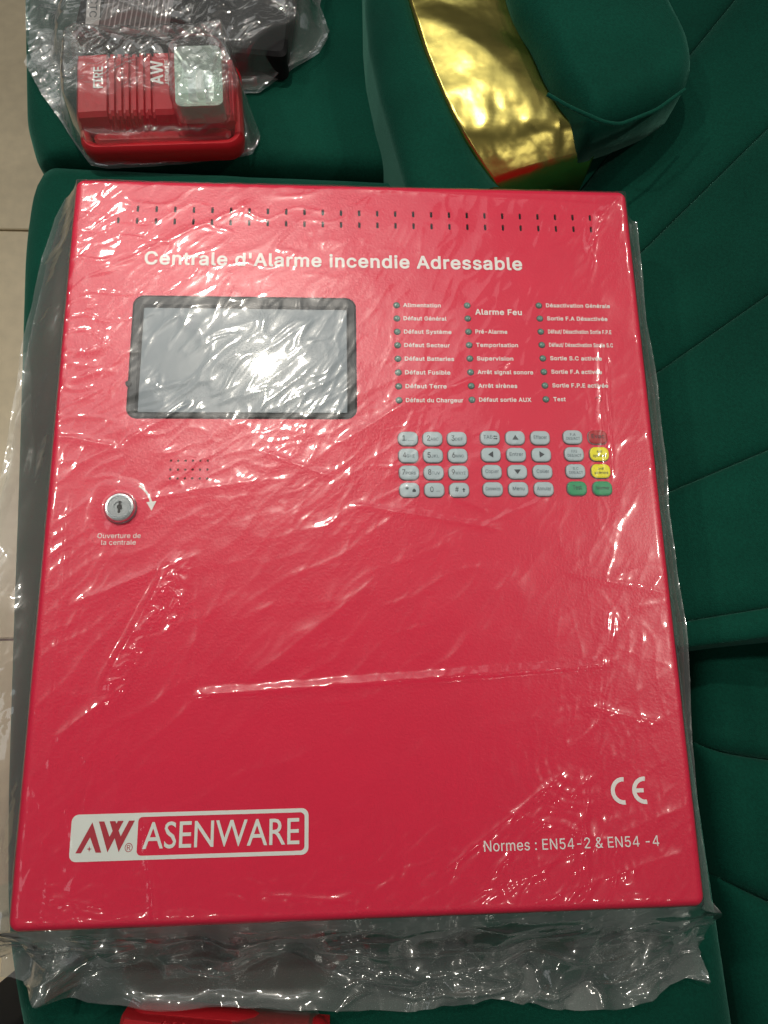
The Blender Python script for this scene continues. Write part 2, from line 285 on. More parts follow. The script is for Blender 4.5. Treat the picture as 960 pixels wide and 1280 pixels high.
G520;230,-7 270,-10 325,-3 375,15 400,30 425,52 453,88 467,118 479,168 481,203 480,258 285,259 282,258 280,253 280,198 285,196 405,196 411,193 406,158 392,123 370,94 345,75 305,60 270,56 225,62 185,79 155,105 127,148 112,193 108,223 106,258 112,313 128,363 150,398 185,430 225,447 265,453 290,451 310,446 340,434 355,424 370,410 386,388 405,348 410,346 470,346 477,348 466,388 451,418 430,448 405,471 375,492 340,507 305,516 265,519 230,516 200,510 175,501 145,485 102,448 83,423 66,393 44,328 37,258 39,213 44,178 67,113 82,88 101,63 125,39 145,24 175,8 205,-2;252,-27 300,-26 330,-21 358,-12 390,2 410,15 431,33 455,60 470,82 483,108 492,138 499,198 499,258 495,268 485,276 280,277 270,272 262,258 262,198 265,188 269,183 280,178 390,178 389,163 377,133 360,109 331,88 305,78 270,74 230,79 198,93 165,122 142,158 130,198 124,253 126,283 130,313 145,356 165,388 195,414 230,430 265,435 290,433 325,421 346,408 368,383 380,363 390,338 400,330 475,328 487,333 494,343 495,353 486,388 469,423 445,458 419,483 385,507 345,524 305,534 265,537 230,535 200,529 165,516 135,500 110,481 87,458 68,433 51,403 37,368 26,333 21,293 19,253 21,213 26,178 38,138 52,103 67,78 86,53 115,24 137,8 165,-7 200,-19
H517;57,0 60,-3 65,-3 125,-3 128,0 128,225 130,228 135,229 385,229 389,225 389,0 395,-3 455,-3 460,0 460,510 455,512 395,512 389,510 389,300 389,295 385,292 130,292 128,295 127,510 120,512 60,512 58,510;54,-20 125,-21 135,-18 143,-10 146,0 146,205 150,211 370,211 371,0 374,-10 385,-20 395,-21 460,-21 470,-16 475,-11 478,0 478,510 475,520 470,525 460,530 390,530 380,526 374,520 371,510 370,310 150,310 146,315 146,510 143,520 135,527 120,530 55,529 42,520 39,510 39,0 45,-15
I300;28,0 31,-3 36,-3 266,-3 272,0 271,58 266,60 186,60 186,445 191,449 271,450 271,511 31,512 29,510 30,450 111,449 115,445 115,65 111,60 31,60 28,55;25,-20 271,-21 281,-17 287,-10 290,0 290,55 285,70 271,78 206,78 204,80 205,430 271,431 281,435 286,440 290,450 290,510 286,521 276,529 31,530 18,525 11,515 10,450 16,437 31,431 97,430 97,80 91,78 31,78 21,75 15,70 10,60 10,0 16,-15
J396;153,-7 183,-10 218,-7 248,1 268,10 293,28 313,50 330,83 337,113 339,148 339,508 333,512 273,512 269,508 269,148 263,106 247,78 223,62 214,58 183,53 148,60 123,78 108,103 101,143 101,173 98,176 33,176 30,173 34,108 42,78 55,53 73,31 98,12 123,0;173,-27 188,-28 223,-24 253,-17 283,-2 308,17 328,40 347,78 355,108 357,143 357,508 353,521 343,529 268,530 256,523 251,513 251,148 246,113 233,90 213,77 183,72 158,76 139,88 124,113 119,148 118,178 113,188 104,193 28,193 18,188 13,178 12,143 15,108 25,73 40,43 60,18 88,-3 118,-17 148,-24
K467;57,0 60,-3 65,-3 125,-3 128,0 128,165 195,237 200,237 370,-2 445,-3 452,0 249,285 248,290 448,505 450,511 365,512 360,509 175,309 130,254 127,260 127,510 120,512 60,512 58,510;54,-20 125,-21 135,-18 143,-10 146,0 147,160 195,211 360,-17 370,-21 450,-21 460,-18 465,-13 470,0 467,10 271,285 273,290 464,495 469,510 466,520 460,526 450,530 365,530 350,525 150,307 146,310 146,315 146,510 143,520 135,527 120,530 55,529 42,520 39,510 39,0 45,-15
L393;57,0 60,-3 65,-3 360,-3 364,0 364,55 360,60 130,60 128,65 128,505 125,512 60,512 58,510;54,-20 360,-21 375,-16 381,-5 382,60 377,70 370,76 360,78 150,78 147,80 146,510 140,524 130,529 55,529 45,524 39,510 39,0 45,-15
M628;57,0 60,-3 65,-3 120,-3 125,0 123,405 125,410 163,300 283,0 290,-3 340,-3 345,0 459,290 500,406 503,395 501,0 505,-3 570,-1 570,511 480,512 473,510 350,190 315,84 285,175 155,510 150,512 60,512 58,510;54,-20 125,-21 137,-15 142,-5 143,290 145,298 268,-10 275,-18 285,-21 345,-21 355,-16 360,-10 480,296 483,285 484,-5 489,-15 500,-21 570,-21 583,-15 589,0 589,505 588,515 581,525 570,530 475,530 465,527 458,520 333,195 315,143 170,520 160,528 150,530 60,530 45,524 39,510 39,0 45,-15
N523;57,0 60,-3 65,-3 125,-3 128,0 128,305 125,416 200,288 383,0 390,-3 465,-1 465,511 400,512 397,510 396,160 398,110 395,100 355,170 140,508 135,512 60,512 58,510;54,-20 130,-20 140,-15 145,-5 145,344 185,278 372,-15 385,-21 465,-21 475,-17 480,-12 484,0 484,510 481,520 475,526 465,530 395,530 385,525 379,515 378,180 375,172 150,525 135,530 60,530 50,527 42,520 39,510 39,0 45,-15
O533;230,-7 270,-10 300,-8 330,-2 360,9 385,22 410,40 433,63 451,88 466,113 481,148 489,178 494,213 496,258 489,328 480,363 467,393 450,423 430,448 410,468 385,487 360,500 335,509 300,517 265,519 235,517 205,511 175,500 151,488 125,469 104,448 85,425 67,393 53,358 45,328 39,293 37,253 39,218 45,178 55,143 68,113 83,88 101,63 121,43 148,23 180,7 205,-2|255,58 225,62 187,78 153,108 129,143 119,168 111,198 106,253 112,313 119,338 128,363 154,403 185,430 220,445 270,453 310,447 345,431 383,398 406,363 416,338 422,313 426,283 426,223 422,193 415,168 404,143 380,106 346,78 310,62 270,56;250,-27 305,-25 335,-19 365,-8 395,7 418,23 444,48 465,76 481,103 496,138 507,178 512,213 514,253 512,293 507,333 497,368 482,403 468,428 445,458 420,483 400,498 365,517 330,529 300,535 270,537 230,534 200,528 170,518 135,499 114,483 90,460 66,428 52,403 37,368 27,333 22,298 19,258 21,213 28,173 38,138 53,103 68,78 90,48 115,24 140,7 166,-7 200,-19|240,78 225,81 195,94 168,118 144,153 129,203 124,253 126,283 130,313 143,353 170,393 195,415 225,428 270,434 305,429 335,416 368,388 390,353 404,313 408,283 408,223 404,198 397,173 389,153 365,117 335,93 305,80 265,74
P445;57,0 60,-3 65,-3 125,-3 128,0 128,180 130,183 235,183 290,188 335,206 367,230 393,265 407,305 412,345 407,390 390,435 367,465 335,489 290,506 235,512 60,512 58,510|130,245 128,250 128,445 130,448 230,449 265,446 295,436 316,420 331,400 339,375 341,350 337,315 330,295 315,274 295,259 265,249 230,245;54,-20 125,-21 135,-18 143,-10 146,0 146,160 150,165 235,165 295,171 345,191 380,217 408,255 425,305 430,350 425,395 405,445 380,478 343,505 295,523 235,530 60,530 50,527 42,520 39,510 39,0 45,-15|150,263 147,265 146,270 148,430 230,431 260,429 285,421 300,410 315,390 321,370 323,350 320,320 315,305 300,285 285,274 260,266 230,263
Q533;397,-48 405,-51 465,-51 471,-48 409,37 432,62 451,87 466,112 480,146 489,177 494,217 496,252 494,292 488,332 478,367 468,392 451,422 431,447 410,468 390,483 360,500 325,512 300,517 265,519 235,517 205,511 175,500 145,484 125,469 103,447 80,417 66,392 54,362 40,297 37,252 39,212 45,177 55,142 68,112 83,87 102,62 125,39 150,22 175,9 200,0 235,-8 265,-10 300,-8 330,-2 355,7|260,57 225,62 189,77 154,107 127,147 120,167 112,197 106,252 112,312 118,337 128,362 154,402 189,432 225,447 265,453 310,447 345,431 381,402 405,364 416,337 426,287 427,252 422,197 414,167 405,145 381,107 365,95 315,161 245,162 243,157 311,67 309,62;395,-68 470,-69 483,-63 488,-53 486,-38 433,37 465,76 483,107 496,137 507,177 514,252 512,292 507,332 496,372 483,402 466,432 445,458 421,482 400,498 365,517 335,528 305,534 265,537 230,534 205,529 170,518 135,499 113,482 90,460 65,427 51,402 37,367 27,332 21,297 19,252 21,212 28,172 38,137 53,102 68,77 87,52 111,27 140,7 170,-9 195,-18 235,-26 265,-28 300,-26 350,-14 385,-62|250,77 230,79 195,94 165,122 145,152 135,177 129,202 124,257 129,307 136,332 145,356 165,387 200,417 230,430 270,434 305,429 335,416 369,387 390,353 404,312 408,282 408,227 404,197 397,172 388,152 370,124 365,125 329,172 320,179 245,180 230,174 224,162 228,147 281,77 265,74
R449;57,0 60,-3 65,-3 125,-3 128,0 128,190 130,195 240,195 245,195 350,-1 355,-3 425,-3 431,0 320,205 321,210 335,215 370,239 393,270 408,310 412,350 408,395 392,435 370,466 335,491 290,507 235,512 60,512 58,510|130,258 128,260 128,445 130,448 230,449 265,446 295,438 319,420 332,400 339,380 342,350 339,325 333,305 315,282 295,269 265,261 235,258;54,-20 125,-21 135,-18 143,-10 146,0 146,170 147,175 150,177 230,177 235,175 335,-10 340,-16 350,-21 430,-21 440,-17 446,-10 449,0 446,10 345,195 345,200 382,225 408,260 426,305 430,350 425,400 407,445 382,480 345,506 295,524 235,530 60,530 50,527 42,520 39,510 39,0 45,-15|150,276 146,280 148,430 230,431 265,428 290,420 305,409 315,395 320,380 324,350 322,330 315,310 305,297 290,287 265,279 230,276
S447;192,-9 223,-12 253,-11 303,-1 323,8 363,33 388,62 406,101 411,141 408,171 397,201 382,221 363,238 313,267 213,296 168,312 148,323 133,336 121,356 118,376 121,396 131,416 145,431 171,446 193,453 223,456 268,449 298,436 323,411 333,381 338,375 403,376 397,416 378,452 353,478 318,500 273,514 223,519 178,514 138,501 103,480 74,451 55,411 49,371 57,326 85,286 123,260 153,246 293,203 313,191 328,179 339,161 343,141 338,116 328,96 313,80 283,62 258,55 228,52 193,55 168,62 143,74 123,94 113,111 107,136 103,140 38,140 35,136 45,91 63,57 88,30 128,6 173,-7;212,-29 253,-29 308,-18 333,-7 373,18 403,52 422,91 429,136 425,176 414,206 393,236 373,254 318,284 178,327 158,338 148,347 139,361 136,376 138,391 147,406 158,418 178,429 198,435 223,438 263,432 288,420 307,401 318,369 328,359 338,357 403,357 413,361 421,371 422,381 412,426 394,461 366,491 323,518 278,532 228,537 178,532 128,516 88,492 59,461 39,421 31,376 40,321 70,276 93,257 118,242 178,219 268,193 288,185 303,176 315,166 322,151 324,141 321,121 313,106 298,91 278,80 253,73 223,70 198,73 178,78 153,89 140,101 131,116 123,146 118,153 108,158 33,157 22,151 17,136 26,91 43,55 48,46 78,15 123,-11 168,-25
T449;190,0 197,-3 257,-3 260,0 260,445 262,448 267,449 417,449 420,455 420,505 417,512 32,512 30,510 29,455 32,449 182,449 187,449 190,445;187,-20 262,-20 272,-15 277,-5 280,430 417,431 427,434 437,445 438,455 438,510 435,520 427,527 417,530 32,530 19,525 12,515 11,450 15,440 22,434 32,431 172,430 172,0 177,-13
U517;219,-8 255,-11 290,-10 345,4 365,13 405,41 437,82 453,122 460,172 460,507 455,512 395,512 390,507 390,177 386,147 375,117 355,90 330,71 295,59 260,55 220,59 190,70 160,92 143,117 131,147 127,177 127,507 125,512 120,512 60,512 57,507 57,177 64,122 84,77 115,39 155,11 177,2;230,-28 290,-28 345,-15 370,-5 417,27 452,72 471,117 478,172 478,507 475,520 465,528 390,530 380,525 374,517 372,182 368,147 357,122 342,102 325,90 295,77 260,73 225,77 195,88 175,102 160,122 150,147 145,182 143,517 135,527 120,530 55,529 45,524 41,517 39,172 46,117 69,67 100,27 143,-3 166,-13 200,-23
V480;201,0 206,-3 276,-3 281,0 466,510 461,512 396,512 391,507 276,175 241,65 205,180 87,510 81,512 16,512 14,510;198,-20 281,-21 291,-16 296,-10 482,500 483,515 477,525 471,528 391,530 381,525 377,520 260,185 241,125 222,185 102,520 91,529 81,530 16,530 6,527 -2,520 -5,510 -3,500 183,-5 189,-15
W686;152,0 156,-3 226,-3 233,0 320,320 341,411 346,402 356,355 452,0 456,-3 531,-2 673,510 666,512 606,512 600,510 507,145 496,94 491,85 464,200 381,512 306,512 304,510 222,200 196,90 191,89 172,175 84,510 81,512 16,512 14,510;149,-20 231,-21 241,-18 248,-10 341,328 346,324 437,-10 446,-19 456,-21 531,-21 545,-15 550,-5 691,505 690,515 683,525 671,530 601,530 591,526 585,520 496,175 491,165 400,515 391,527 381,530 306,530 296,527 288,520 196,170 191,173 100,520 91,528 81,530 16,530 1,524 -4,515 -3,500 135,-5 140,-15
X474;15,0 18,-3 93,-2 183,125 238,211 268,160 378,0 383,-3 458,-1 456,5 281,260 281,265 447,505 448,511 378,512 371,510 261,350 238,309 205,365 106,510 103,512 33,512 26,510 197,260;12,-20 93,-21 106,-15 238,174 276,115 368,-16 383,-21 458,-21 468,-17 473,-12 477,0 474,10 303,260 303,265 463,497 467,510 464,520 459,525 453,529 443,530 373,530 361,525 283,415 238,347 118,525 103,530 28,530 18,527 13,522 8,510 13,495 175,260 0,10 -3,0 0,-10
Y472;200,0 206,-3 266,-3 271,0 271,205 273,210 456,505 458,510 456,512 381,512 378,510 277,345 236,271 210,320 94,510 86,512 16,512 14,510 198,210 200,205;197,-20 271,-21 281,-16 286,-10 289,0 289,200 474,500 475,515 466,527 456,530 381,530 366,524 236,310 104,525 91,530 16,530 6,527 -2,520 -5,510 -3,500 181,203 182,0 186,-12
Z438;39,0 45,-3 395,-3 402,0 402,55 400,60 123,60 399,460 400,510 395,512 40,512 38,510 37,455 40,449 310,450 313,445 270,386 41,50 39,45;36,-20 400,-21 410,-18 417,-10 420,0 420,60 415,71 405,77 165,78 160,80 414,450 418,460 418,510 415,520 410,525 395,530 40,530 30,527 22,520 19,510 19,450 25,437 35,432 278,430 23,55 21,45 22,-5 27,-15
_319;-3,-56 0,-59 320,-58 322,-56 322,-1 320,2 315,3 0,3 -3,-1;-6,-76 325,-76 334,-71 339,-61 340,4 335,14 320,21 -5,20 -16,14 -21,-1 -20,-61 -15,-71
a389;134,-9 160,-12 190,-9 215,-2 240,11 255,24 270,42 274,36 275,-1 280,-3 335,-3 340,1 340,251 336,291 325,321 310,342 289,361 265,374 240,382 195,387 160,384 130,377 102,366 75,346 55,324 38,291 45,287 100,271 118,296 135,311 170,326 195,328 220,326 240,318 255,307 264,296 269,281 273,256 270,245 260,236 235,230 125,214 100,206 78,196 60,184 40,161 31,136 27,106 33,71 44,46 65,21 90,4|150,50 130,55 115,64 105,74 98,86 95,106 98,121 105,136 120,148 135,156 175,165 220,171 270,183 272,181 273,141 269,116 261,96 246,76 225,61 200,52 170,48;150,-29 195,-26 225,-17 255,0 261,-14 275,-21 340,-21 353,-14 358,-4 358,251 353,296 340,331 320,359 295,379 270,392 245,399 195,405 160,403 125,394 95,383 65,362 41,336 21,296 23,281 30,273 100,253 115,259 125,277 145,296 175,308 215,308 233,301 248,286 255,256 250,252 125,232 90,222 67,211 45,195 25,171 15,146 9,106 14,71 32,31 54,6 85,-14 120,-25|145,70 125,79 116,91 113,106 115,116 120,126 125,130 140,138 160,144 250,158 255,156 252,121 245,105 230,87 215,77 195,69 170,66
b424;198,-8 228,-11 278,-3 313,13 351,47 372,82 380,102 392,157 392,217 381,272 371,297 344,337 313,364 273,381 228,387 198,384 173,377 153,364 138,351 118,325 117,507 113,512 53,512 50,507 50,2 53,-3 113,-3 115,2 115,47 118,54 134,32 153,13 173,0|208,52 188,54 168,65 143,87 128,117 120,147 116,192 119,227 128,262 143,289 163,309 188,322 223,327 253,322 273,311 299,287 313,260 322,227 325,187 322,152 314,122 298,90 278,69 253,54 223,50;217,-28 233,-29 278,-23 323,-2 362,32 387,72 399,102 410,162 410,222 399,277 389,302 360,347 323,379 283,397 228,405 193,402 163,392 138,376 135,382 135,507 133,518 128,525 118,530 48,529 37,522 32,507 34,-8 38,-15 48,-20 113,-21 123,-18 128,-13 133,3 138,2 168,-17 193,-25|198,71 175,82 159,97 145,122 137,157 134,187 137,222 146,257 156,277 171,292 193,304 223,308 248,304 268,293 284,277 297,252 304,222 307,187 304,157 295,122 285,102 268,85 243,71 218,68
c396;183,-8 209,-11 259,-4 284,5 305,17 329,37 344,55 357,77 366,102 359,106 304,120 289,90 269,68 239,54 204,49 174,54 149,67 126,92 111,117 102,152 99,187 102,222 114,262 128,287 149,309 174,322 204,327 224,326 254,317 269,308 288,287 300,262 304,259 359,273 365,277 354,305 344,322 324,345 304,360 284,371 259,380 234,386 204,387 159,381 114,361 80,332 53,292 43,267 33,217 31,187 36,137 43,107 54,82 79,45 114,15 159,-5;198,-28 234,-27 264,-22 294,-10 319,5 340,22 359,45 374,72 384,102 379,115 369,122 309,137 299,137 289,132 275,102 259,83 234,71 204,68 179,72 159,82 141,102 129,122 120,157 117,187 120,222 129,252 143,277 159,294 179,304 204,308 224,308 239,304 254,296 265,287 279,267 285,252 289,246 299,241 309,242 369,257 377,262 382,272 382,282 371,312 355,337 338,357 319,372 294,386 264,398 234,404 204,405 154,398 109,379 99,372 65,342 38,302 25,272 15,217 13,187 15,157 26,102 39,73 64,35 109,-3 154,-22
d424;173,-8 194,-11 224,-8 254,2 274,15 287,27 309,54 310,2 314,-3 369,-3 374,-1 375,507 374,510 369,512 314,512 309,510 308,337 304,327 290,347 274,362 250,377 229,384 199,387 149,380 109,362 79,336 54,297 44,272 36,247 32,217 32,162 36,132 53,82 78,42 109,14 149,-4|189,52 174,54 149,67 125,92 112,117 102,152 99,192 102,227 110,257 126,287 145,307 169,320 204,327 234,322 259,311 283,287 297,262 305,232 309,187 305,147 296,117 281,87 260,67 234,54 204,50;186,-28 234,-25 264,-13 289,4 297,-13 309,-21 374,-21 384,-17 391,-8 393,507 389,521 379,529 309,530 300,527 294,521 290,507 289,374 262,392 229,402 194,405 144,398 99,377 64,347 36,302 26,277 18,247 14,222 14,162 19,127 38,72 63,32 99,-1 144,-22|179,71 159,82 144,97 128,127 120,157 117,187 121,227 127,252 139,274 159,295 179,305 204,309 229,305 249,295 264,281 281,252 288,227 291,192 288,152 279,122 269,102 250,82 229,71 204,68
e404;186,-8 214,-11 249,-8 284,1 309,15 339,39 356,62 367,92 304,107 284,77 269,64 254,56 234,51 209,49 179,53 154,63 131,82 113,107 103,142 101,162 104,166 372,167 374,192 371,242 360,282 343,317 322,342 294,364 266,377 234,385 204,387 159,381 109,358 79,331 53,292 37,247 32,217 32,157 43,107 54,82 78,47 119,12 159,-4|104,224 101,227 102,237 111,267 129,294 149,311 172,322 204,327 234,323 264,309 281,292 295,267 305,227 299,224;202,-28 254,-25 289,-16 324,3 349,23 371,52 386,87 384,100 379,107 369,112 304,126 294,122 269,87 249,74 214,67 184,71 164,78 142,97 129,117 121,142 122,147 374,148 383,152 388,157 392,172 388,247 377,287 358,327 334,356 304,379 274,393 244,402 204,405 154,399 144,395 104,377 65,342 38,302 26,272 18,242 13,187 14,157 26,102 39,73 66,32 109,-3 154,-22|124,242 123,247 129,262 143,282 154,292 179,305 204,309 229,306 249,297 269,277 278,262 282,247 279,242
f254;78,0 81,-3 86,-3 141,-3 145,0 145,320 151,324 226,324 229,325 231,330 231,380 226,382 146,383 145,415 148,440 156,457 171,467 196,471 226,465 231,470 246,520 236,526 211,531 186,533 161,530 131,520 111,507 96,490 83,465 78,435 78,385 76,383 6,382 4,380 5,325 71,324 76,323 78,320;75,-20 146,-21 157,-15 162,-5 163,300 166,306 236,308 246,316 249,330 249,380 246,390 241,395 231,400 166,400 163,405 165,435 170,445 181,450 196,453 231,447 243,455 264,520 259,535 241,544 211,550 186,551 156,547 121,535 98,520 76,493 63,465 60,405 56,400 1,399 -9,394 -14,385 -15,325 -9,312 6,306 56,306 60,300 60,0 66,-15
g425;168,-151 209,-154 249,-150 294,-138 324,-120 349,-95 369,-56 375,-6 374,380 314,382 310,379 309,323 289,349 274,363 254,376 231,384 194,387 149,380 109,362 79,335 52,294 44,274 37,249 32,219 32,164 36,139 52,89 80,49 113,24 149,8 194,2 229,5 254,14 274,26 289,39 304,60 308,54 308,-6 301,-46 279,-73 249,-89 204,-94 179,-92 158,-86 134,-72 104,-40 99,-39 50,-66 49,-71 64,-95 79,-111 99,-126 134,-143|189,64 174,66 149,77 126,99 112,124 102,154 99,194 102,229 111,259 127,289 149,311 174,322 204,327 234,322 259,311 282,289 297,264 305,234 309,189 306,154 298,124 280,94 264,79 239,67 204,62;193,-171 209,-172 254,-168 304,-153 339,-132 364,-106 387,-61 393,-6 393,379 389,391 379,399 309,400 298,394 289,374 264,391 229,403 194,405 144,397 101,379 64,346 37,304 27,279 18,249 14,219 14,164 18,134 27,104 37,79 64,39 109,6 149,-11 189,-15 234,-12 259,-4 290,14 290,-6 284,-37 269,-57 244,-71 204,-76 184,-74 164,-69 144,-57 116,-26 104,-20 94,-21 44,-49 32,-61 31,-76 49,-106 68,-126 94,-145 129,-160 164,-169|179,83 154,96 141,109 129,130 120,159 117,194 120,224 129,254 139,274 159,295 179,305 204,309 229,305 254,292 267,279 281,254 288,229 291,194 287,154 279,127 269,109 253,94 229,83 204,80
h410;50,0 53,-3 58,-3 113,-3 117,0 117,225 120,255 128,280 143,301 163,315 183,322 208,326 248,318 272,300 287,275 293,235 293,0 298,-3 353,-3 360,0 360,240 356,285 344,320 324,350 298,370 263,383 228,387 188,382 153,366 122,335 118,327 117,505 116,510 113,512 53,512 51,510;47,-20 118,-21 128,-16 132,-10 135,0 135,225 139,255 146,275 158,289 173,299 188,305 208,308 238,303 242,300 258,288 270,265 275,230 275,0 278,-10 283,-16 293,-21 358,-21 372,-15 377,-5 378,240 373,290 360,330 334,365 309,385 268,401 228,405 183,400 138,378 135,385 135,510 128,525 118,530 48,529 38,524 32,510 32,0 38,-15
i167;50,0 56,-3 111,-3 117,0 117,375 116,381 111,382 56,382 50,380|63,445 81,440 101,443 116,453 125,465 129,485 126,500 116,514 101,524 86,527 66,524 51,513 41,500 38,485 41,469 51,454;47,-20 116,-21 129,-15 134,-5 135,380 132,390 127,395 116,400 46,399 36,391 32,380 32,0 36,-12|65,425 86,422 106,426 129,440 142,460 147,485 141,510 126,529 106,541 86,545 58,540 38,525 24,505 20,485 25,460 41,439 56,428
l189;116,-2 153,-5 178,-1 184,3 173,54 168,57 133,57 124,63 118,78 117,508 113,512 53,512 50,508 50,83 55,48 72,18 98,1;130,-22 153,-23 188,-17 198,-9 202,3 191,58 186,68 173,75 143,74 138,76 136,83 135,513 130,523 118,530 48,529 37,523 32,508 32,83 37,43 57,8 63,2 93,-16
m610;50,0 53,-3 58,-3 113,-3 117,0 117,235 120,265 128,286 143,305 158,316 178,325 198,327 228,323 233,320 253,306 266,285 271,260 271,0 278,-3 333,-3 338,0 338,245 341,270 349,290 361,305 373,315 393,324 418,327 448,322 468,312 488,285 493,250 493,0 498,-3 558,-2 560,0 560,255 556,295 543,330 523,357 498,375 468,386 438,389 408,386 378,377 358,365 338,348 318,319 310,335 288,364 258,383 218,389 193,386 173,380 149,365 132,350 118,329 115,335 115,375 113,382 53,382 50,375;47,-20 118,-21 128,-16 132,-10 135,0 135,235 137,260 146,280 158,294 168,301 183,307 198,309 223,305 238,296 250,275 253,255 253,0 259,-15 273,-21 338,-21 348,-16 353,-10 356,0 356,245 359,265 364,280 383,300 398,307 418,309 438,306 458,297 470,280 475,250 475,0 478,-10 483,-16 493,-21 558,-21 568,-18 575,-10 578,0 578,255 572,305 558,340 540,365 503,392 473,403 438,407 403,404 373,394 343,377 318,354 303,375 268,398 223,407 188,404 163,395 133,378 130,390 118,399 53,400 40,395 35,390 32,380 32,0 38,-15
n410;50,0 53,-3 58,-3 113,-3 117,0 117,225 120,255 128,280 143,301 163,315 183,322 208,326 248,318 272,300 287,275 293,235 293,0 298,-3 353,-3 360,0 360,240 356,285 342,325 323,351 298,370 263,383 228,387 188,382 148,362 123,335 118,327 115,335 115,375 113,382 53,382 51,380;47,-20 118,-21 128,-16 132,-10 135,0 135,225 139,255 146,275 158,289 173,299 188,305 208,308 238,303 242,300 258,288 270,265 275,230 275,0 278,-10 288,-19 298,-21 358,-21 368,-18 375,-10 378,0 378,240 373,290 357,335 334,365 308,385 268,401 228,405 183,400 133,375 132,385 128,392 123,397 113,400 48,399 35,390 32,380 32,0 38,-15
o415;183,-8 209,-11 254,-5 299,13 337,47 363,87 379,132 383,162 383,217 372,267 362,292 335,332 304,360 254,381 209,387 159,381 114,361 80,332 54,293 43,267 37,242 31,187 33,157 43,107 54,82 79,45 114,15 159,-5|189,52 174,54 149,67 126,92 110,122 102,152 99,187 102,222 110,252 128,287 147,307 174,322 209,327 244,321 269,307 289,285 304,257 313,222 316,187 313,152 305,122 286,87 269,69 239,54 209,49;198,-28 209,-29 264,-21 309,-2 349,32 376,72 389,102 400,152 402,187 397,242 389,274 377,302 349,343 314,375 304,381 259,399 209,405 154,398 109,379 65,342 38,302 27,277 19,247 13,187 16,152 26,102 39,73 66,32 109,-3 154,-22|179,72 154,87 141,102 127,127 120,157 117,187 120,222 129,252 143,277 159,294 184,305 209,308 234,305 259,291 274,275 286,252 295,222 298,192 295,152 288,127 275,102 255,82 234,71 209,68
p424;50,-143 53,-146 58,-146 113,-146 117,-143 118,54 138,27 153,13 171,2 198,-8 233,-10 273,-5 313,13 348,43 372,82 383,112 392,162 392,217 388,247 381,272 371,297 348,333 313,364 273,381 228,387 198,384 168,375 153,364 134,347 118,324 115,332 115,377 113,382 53,382 50,377|208,52 188,54 168,65 143,87 128,117 120,147 116,192 119,227 128,262 143,289 163,309 188,322 223,327 253,322 273,311 299,287 313,260 322,227 325,187 322,152 314,122 298,90 278,69 253,54 223,50;47,-163 118,-164 128,-159 132,-153 135,-143 135,-3 138,2 163,-14 193,-25 228,-29 278,-23 329,2 362,32 388,73 399,102 410,157 410,217 405,252 399,277 389,302 364,342 323,379 278,399 228,405 193,402 163,392 133,372 133,382 128,392 123,397 113,400 48,399 38,394 34,387 32,-143 38,-158|198,71 175,82 159,97 145,122 137,157 134,187 137,222 146,257 156,277 171,292 193,304 223,308 248,304 268,293 284,277 297,252 304,222 307,187 304,157 295,122 285,102 268,85 243,71 218,68
r259;50,0 53,-3 58,-3 113,-3 117,0 117,235 120,260 131,285 143,299 163,313 183,320 203,323 245,320 246,380 243,387 213,388 178,382 148,367 129,350 118,332 115,340 115,375 113,382 53,382 51,380;47,-20 118,-21 128,-16 132,-10 135,0 135,235 137,255 146,275 154,285 168,296 188,303 208,305 248,302 260,310 264,320 264,385 261,395 253,402 243,405 213,406 178,401 133,380 128,392 123,397 113,400 48,399 35,390 32,380 32,0 38,-15
s365;145,-8 181,-11 221,-8 261,3 291,21 311,42 329,77 334,107 328,142 306,175 276,197 146,235 126,246 114,262 112,277 117,297 131,313 156,326 186,330 216,325 241,313 255,297 266,275 271,275 324,287 326,292 317,317 300,342 281,360 260,372 226,383 186,387 151,384 113,372 86,357 66,337 48,302 44,272 50,237 71,205 106,182 146,168 236,144 253,132 263,117 265,102 261,87 259,82 245,67 216,53 181,48 151,52 126,62 107,82 96,109 91,109 36,97 33,92 42,62 61,35 81,17 107,2;169,-28 186,-29 231,-25 269,-13 301,6 330,37 345,67 351,102 343,152 324,182 316,190 281,214 236,229 156,250 141,258 132,267 131,277 133,287 141,297 161,308 186,312 211,308 231,298 240,287 251,265 262,257 271,256 326,269 336,273 341,278 345,287 344,297 332,327 315,352 291,375 266,389 226,402 186,405 146,402 106,389 76,372 50,347 30,307 26,272 33,232 59,192 96,167 141,151 226,128 237,122 245,112 246,102 243,92 231,79 211,70 181,66 156,69 136,78 123,92 111,119 106,124 96,128 31,114 21,109 17,102 15,92 27,52 46,25 70,2 106,-17 141,-26
t227;146,-4 181,-7 201,-4 216,1 206,51 203,56 171,53 151,56 141,62 131,76 129,101 129,321 136,324 206,325 206,381 131,383 129,386 129,471 126,474 66,474 62,471 61,384 5,381 4,326 6,324 56,324 62,321 62,96 69,51 91,18 121,1;159,-24 191,-24 221,-17 231,-9 234,1 219,66 206,75 171,71 156,74 149,81 147,101 147,301 151,306 206,306 218,311 222,316 225,326 225,381 221,391 211,399 148,401 146,476 141,486 136,489 126,492 61,492 50,486 45,476 43,401 1,399 -9,394 -14,386 -14,321 -9,312 1,307 41,306 44,301 44,91 54,41 73,11 81,3 116,-17
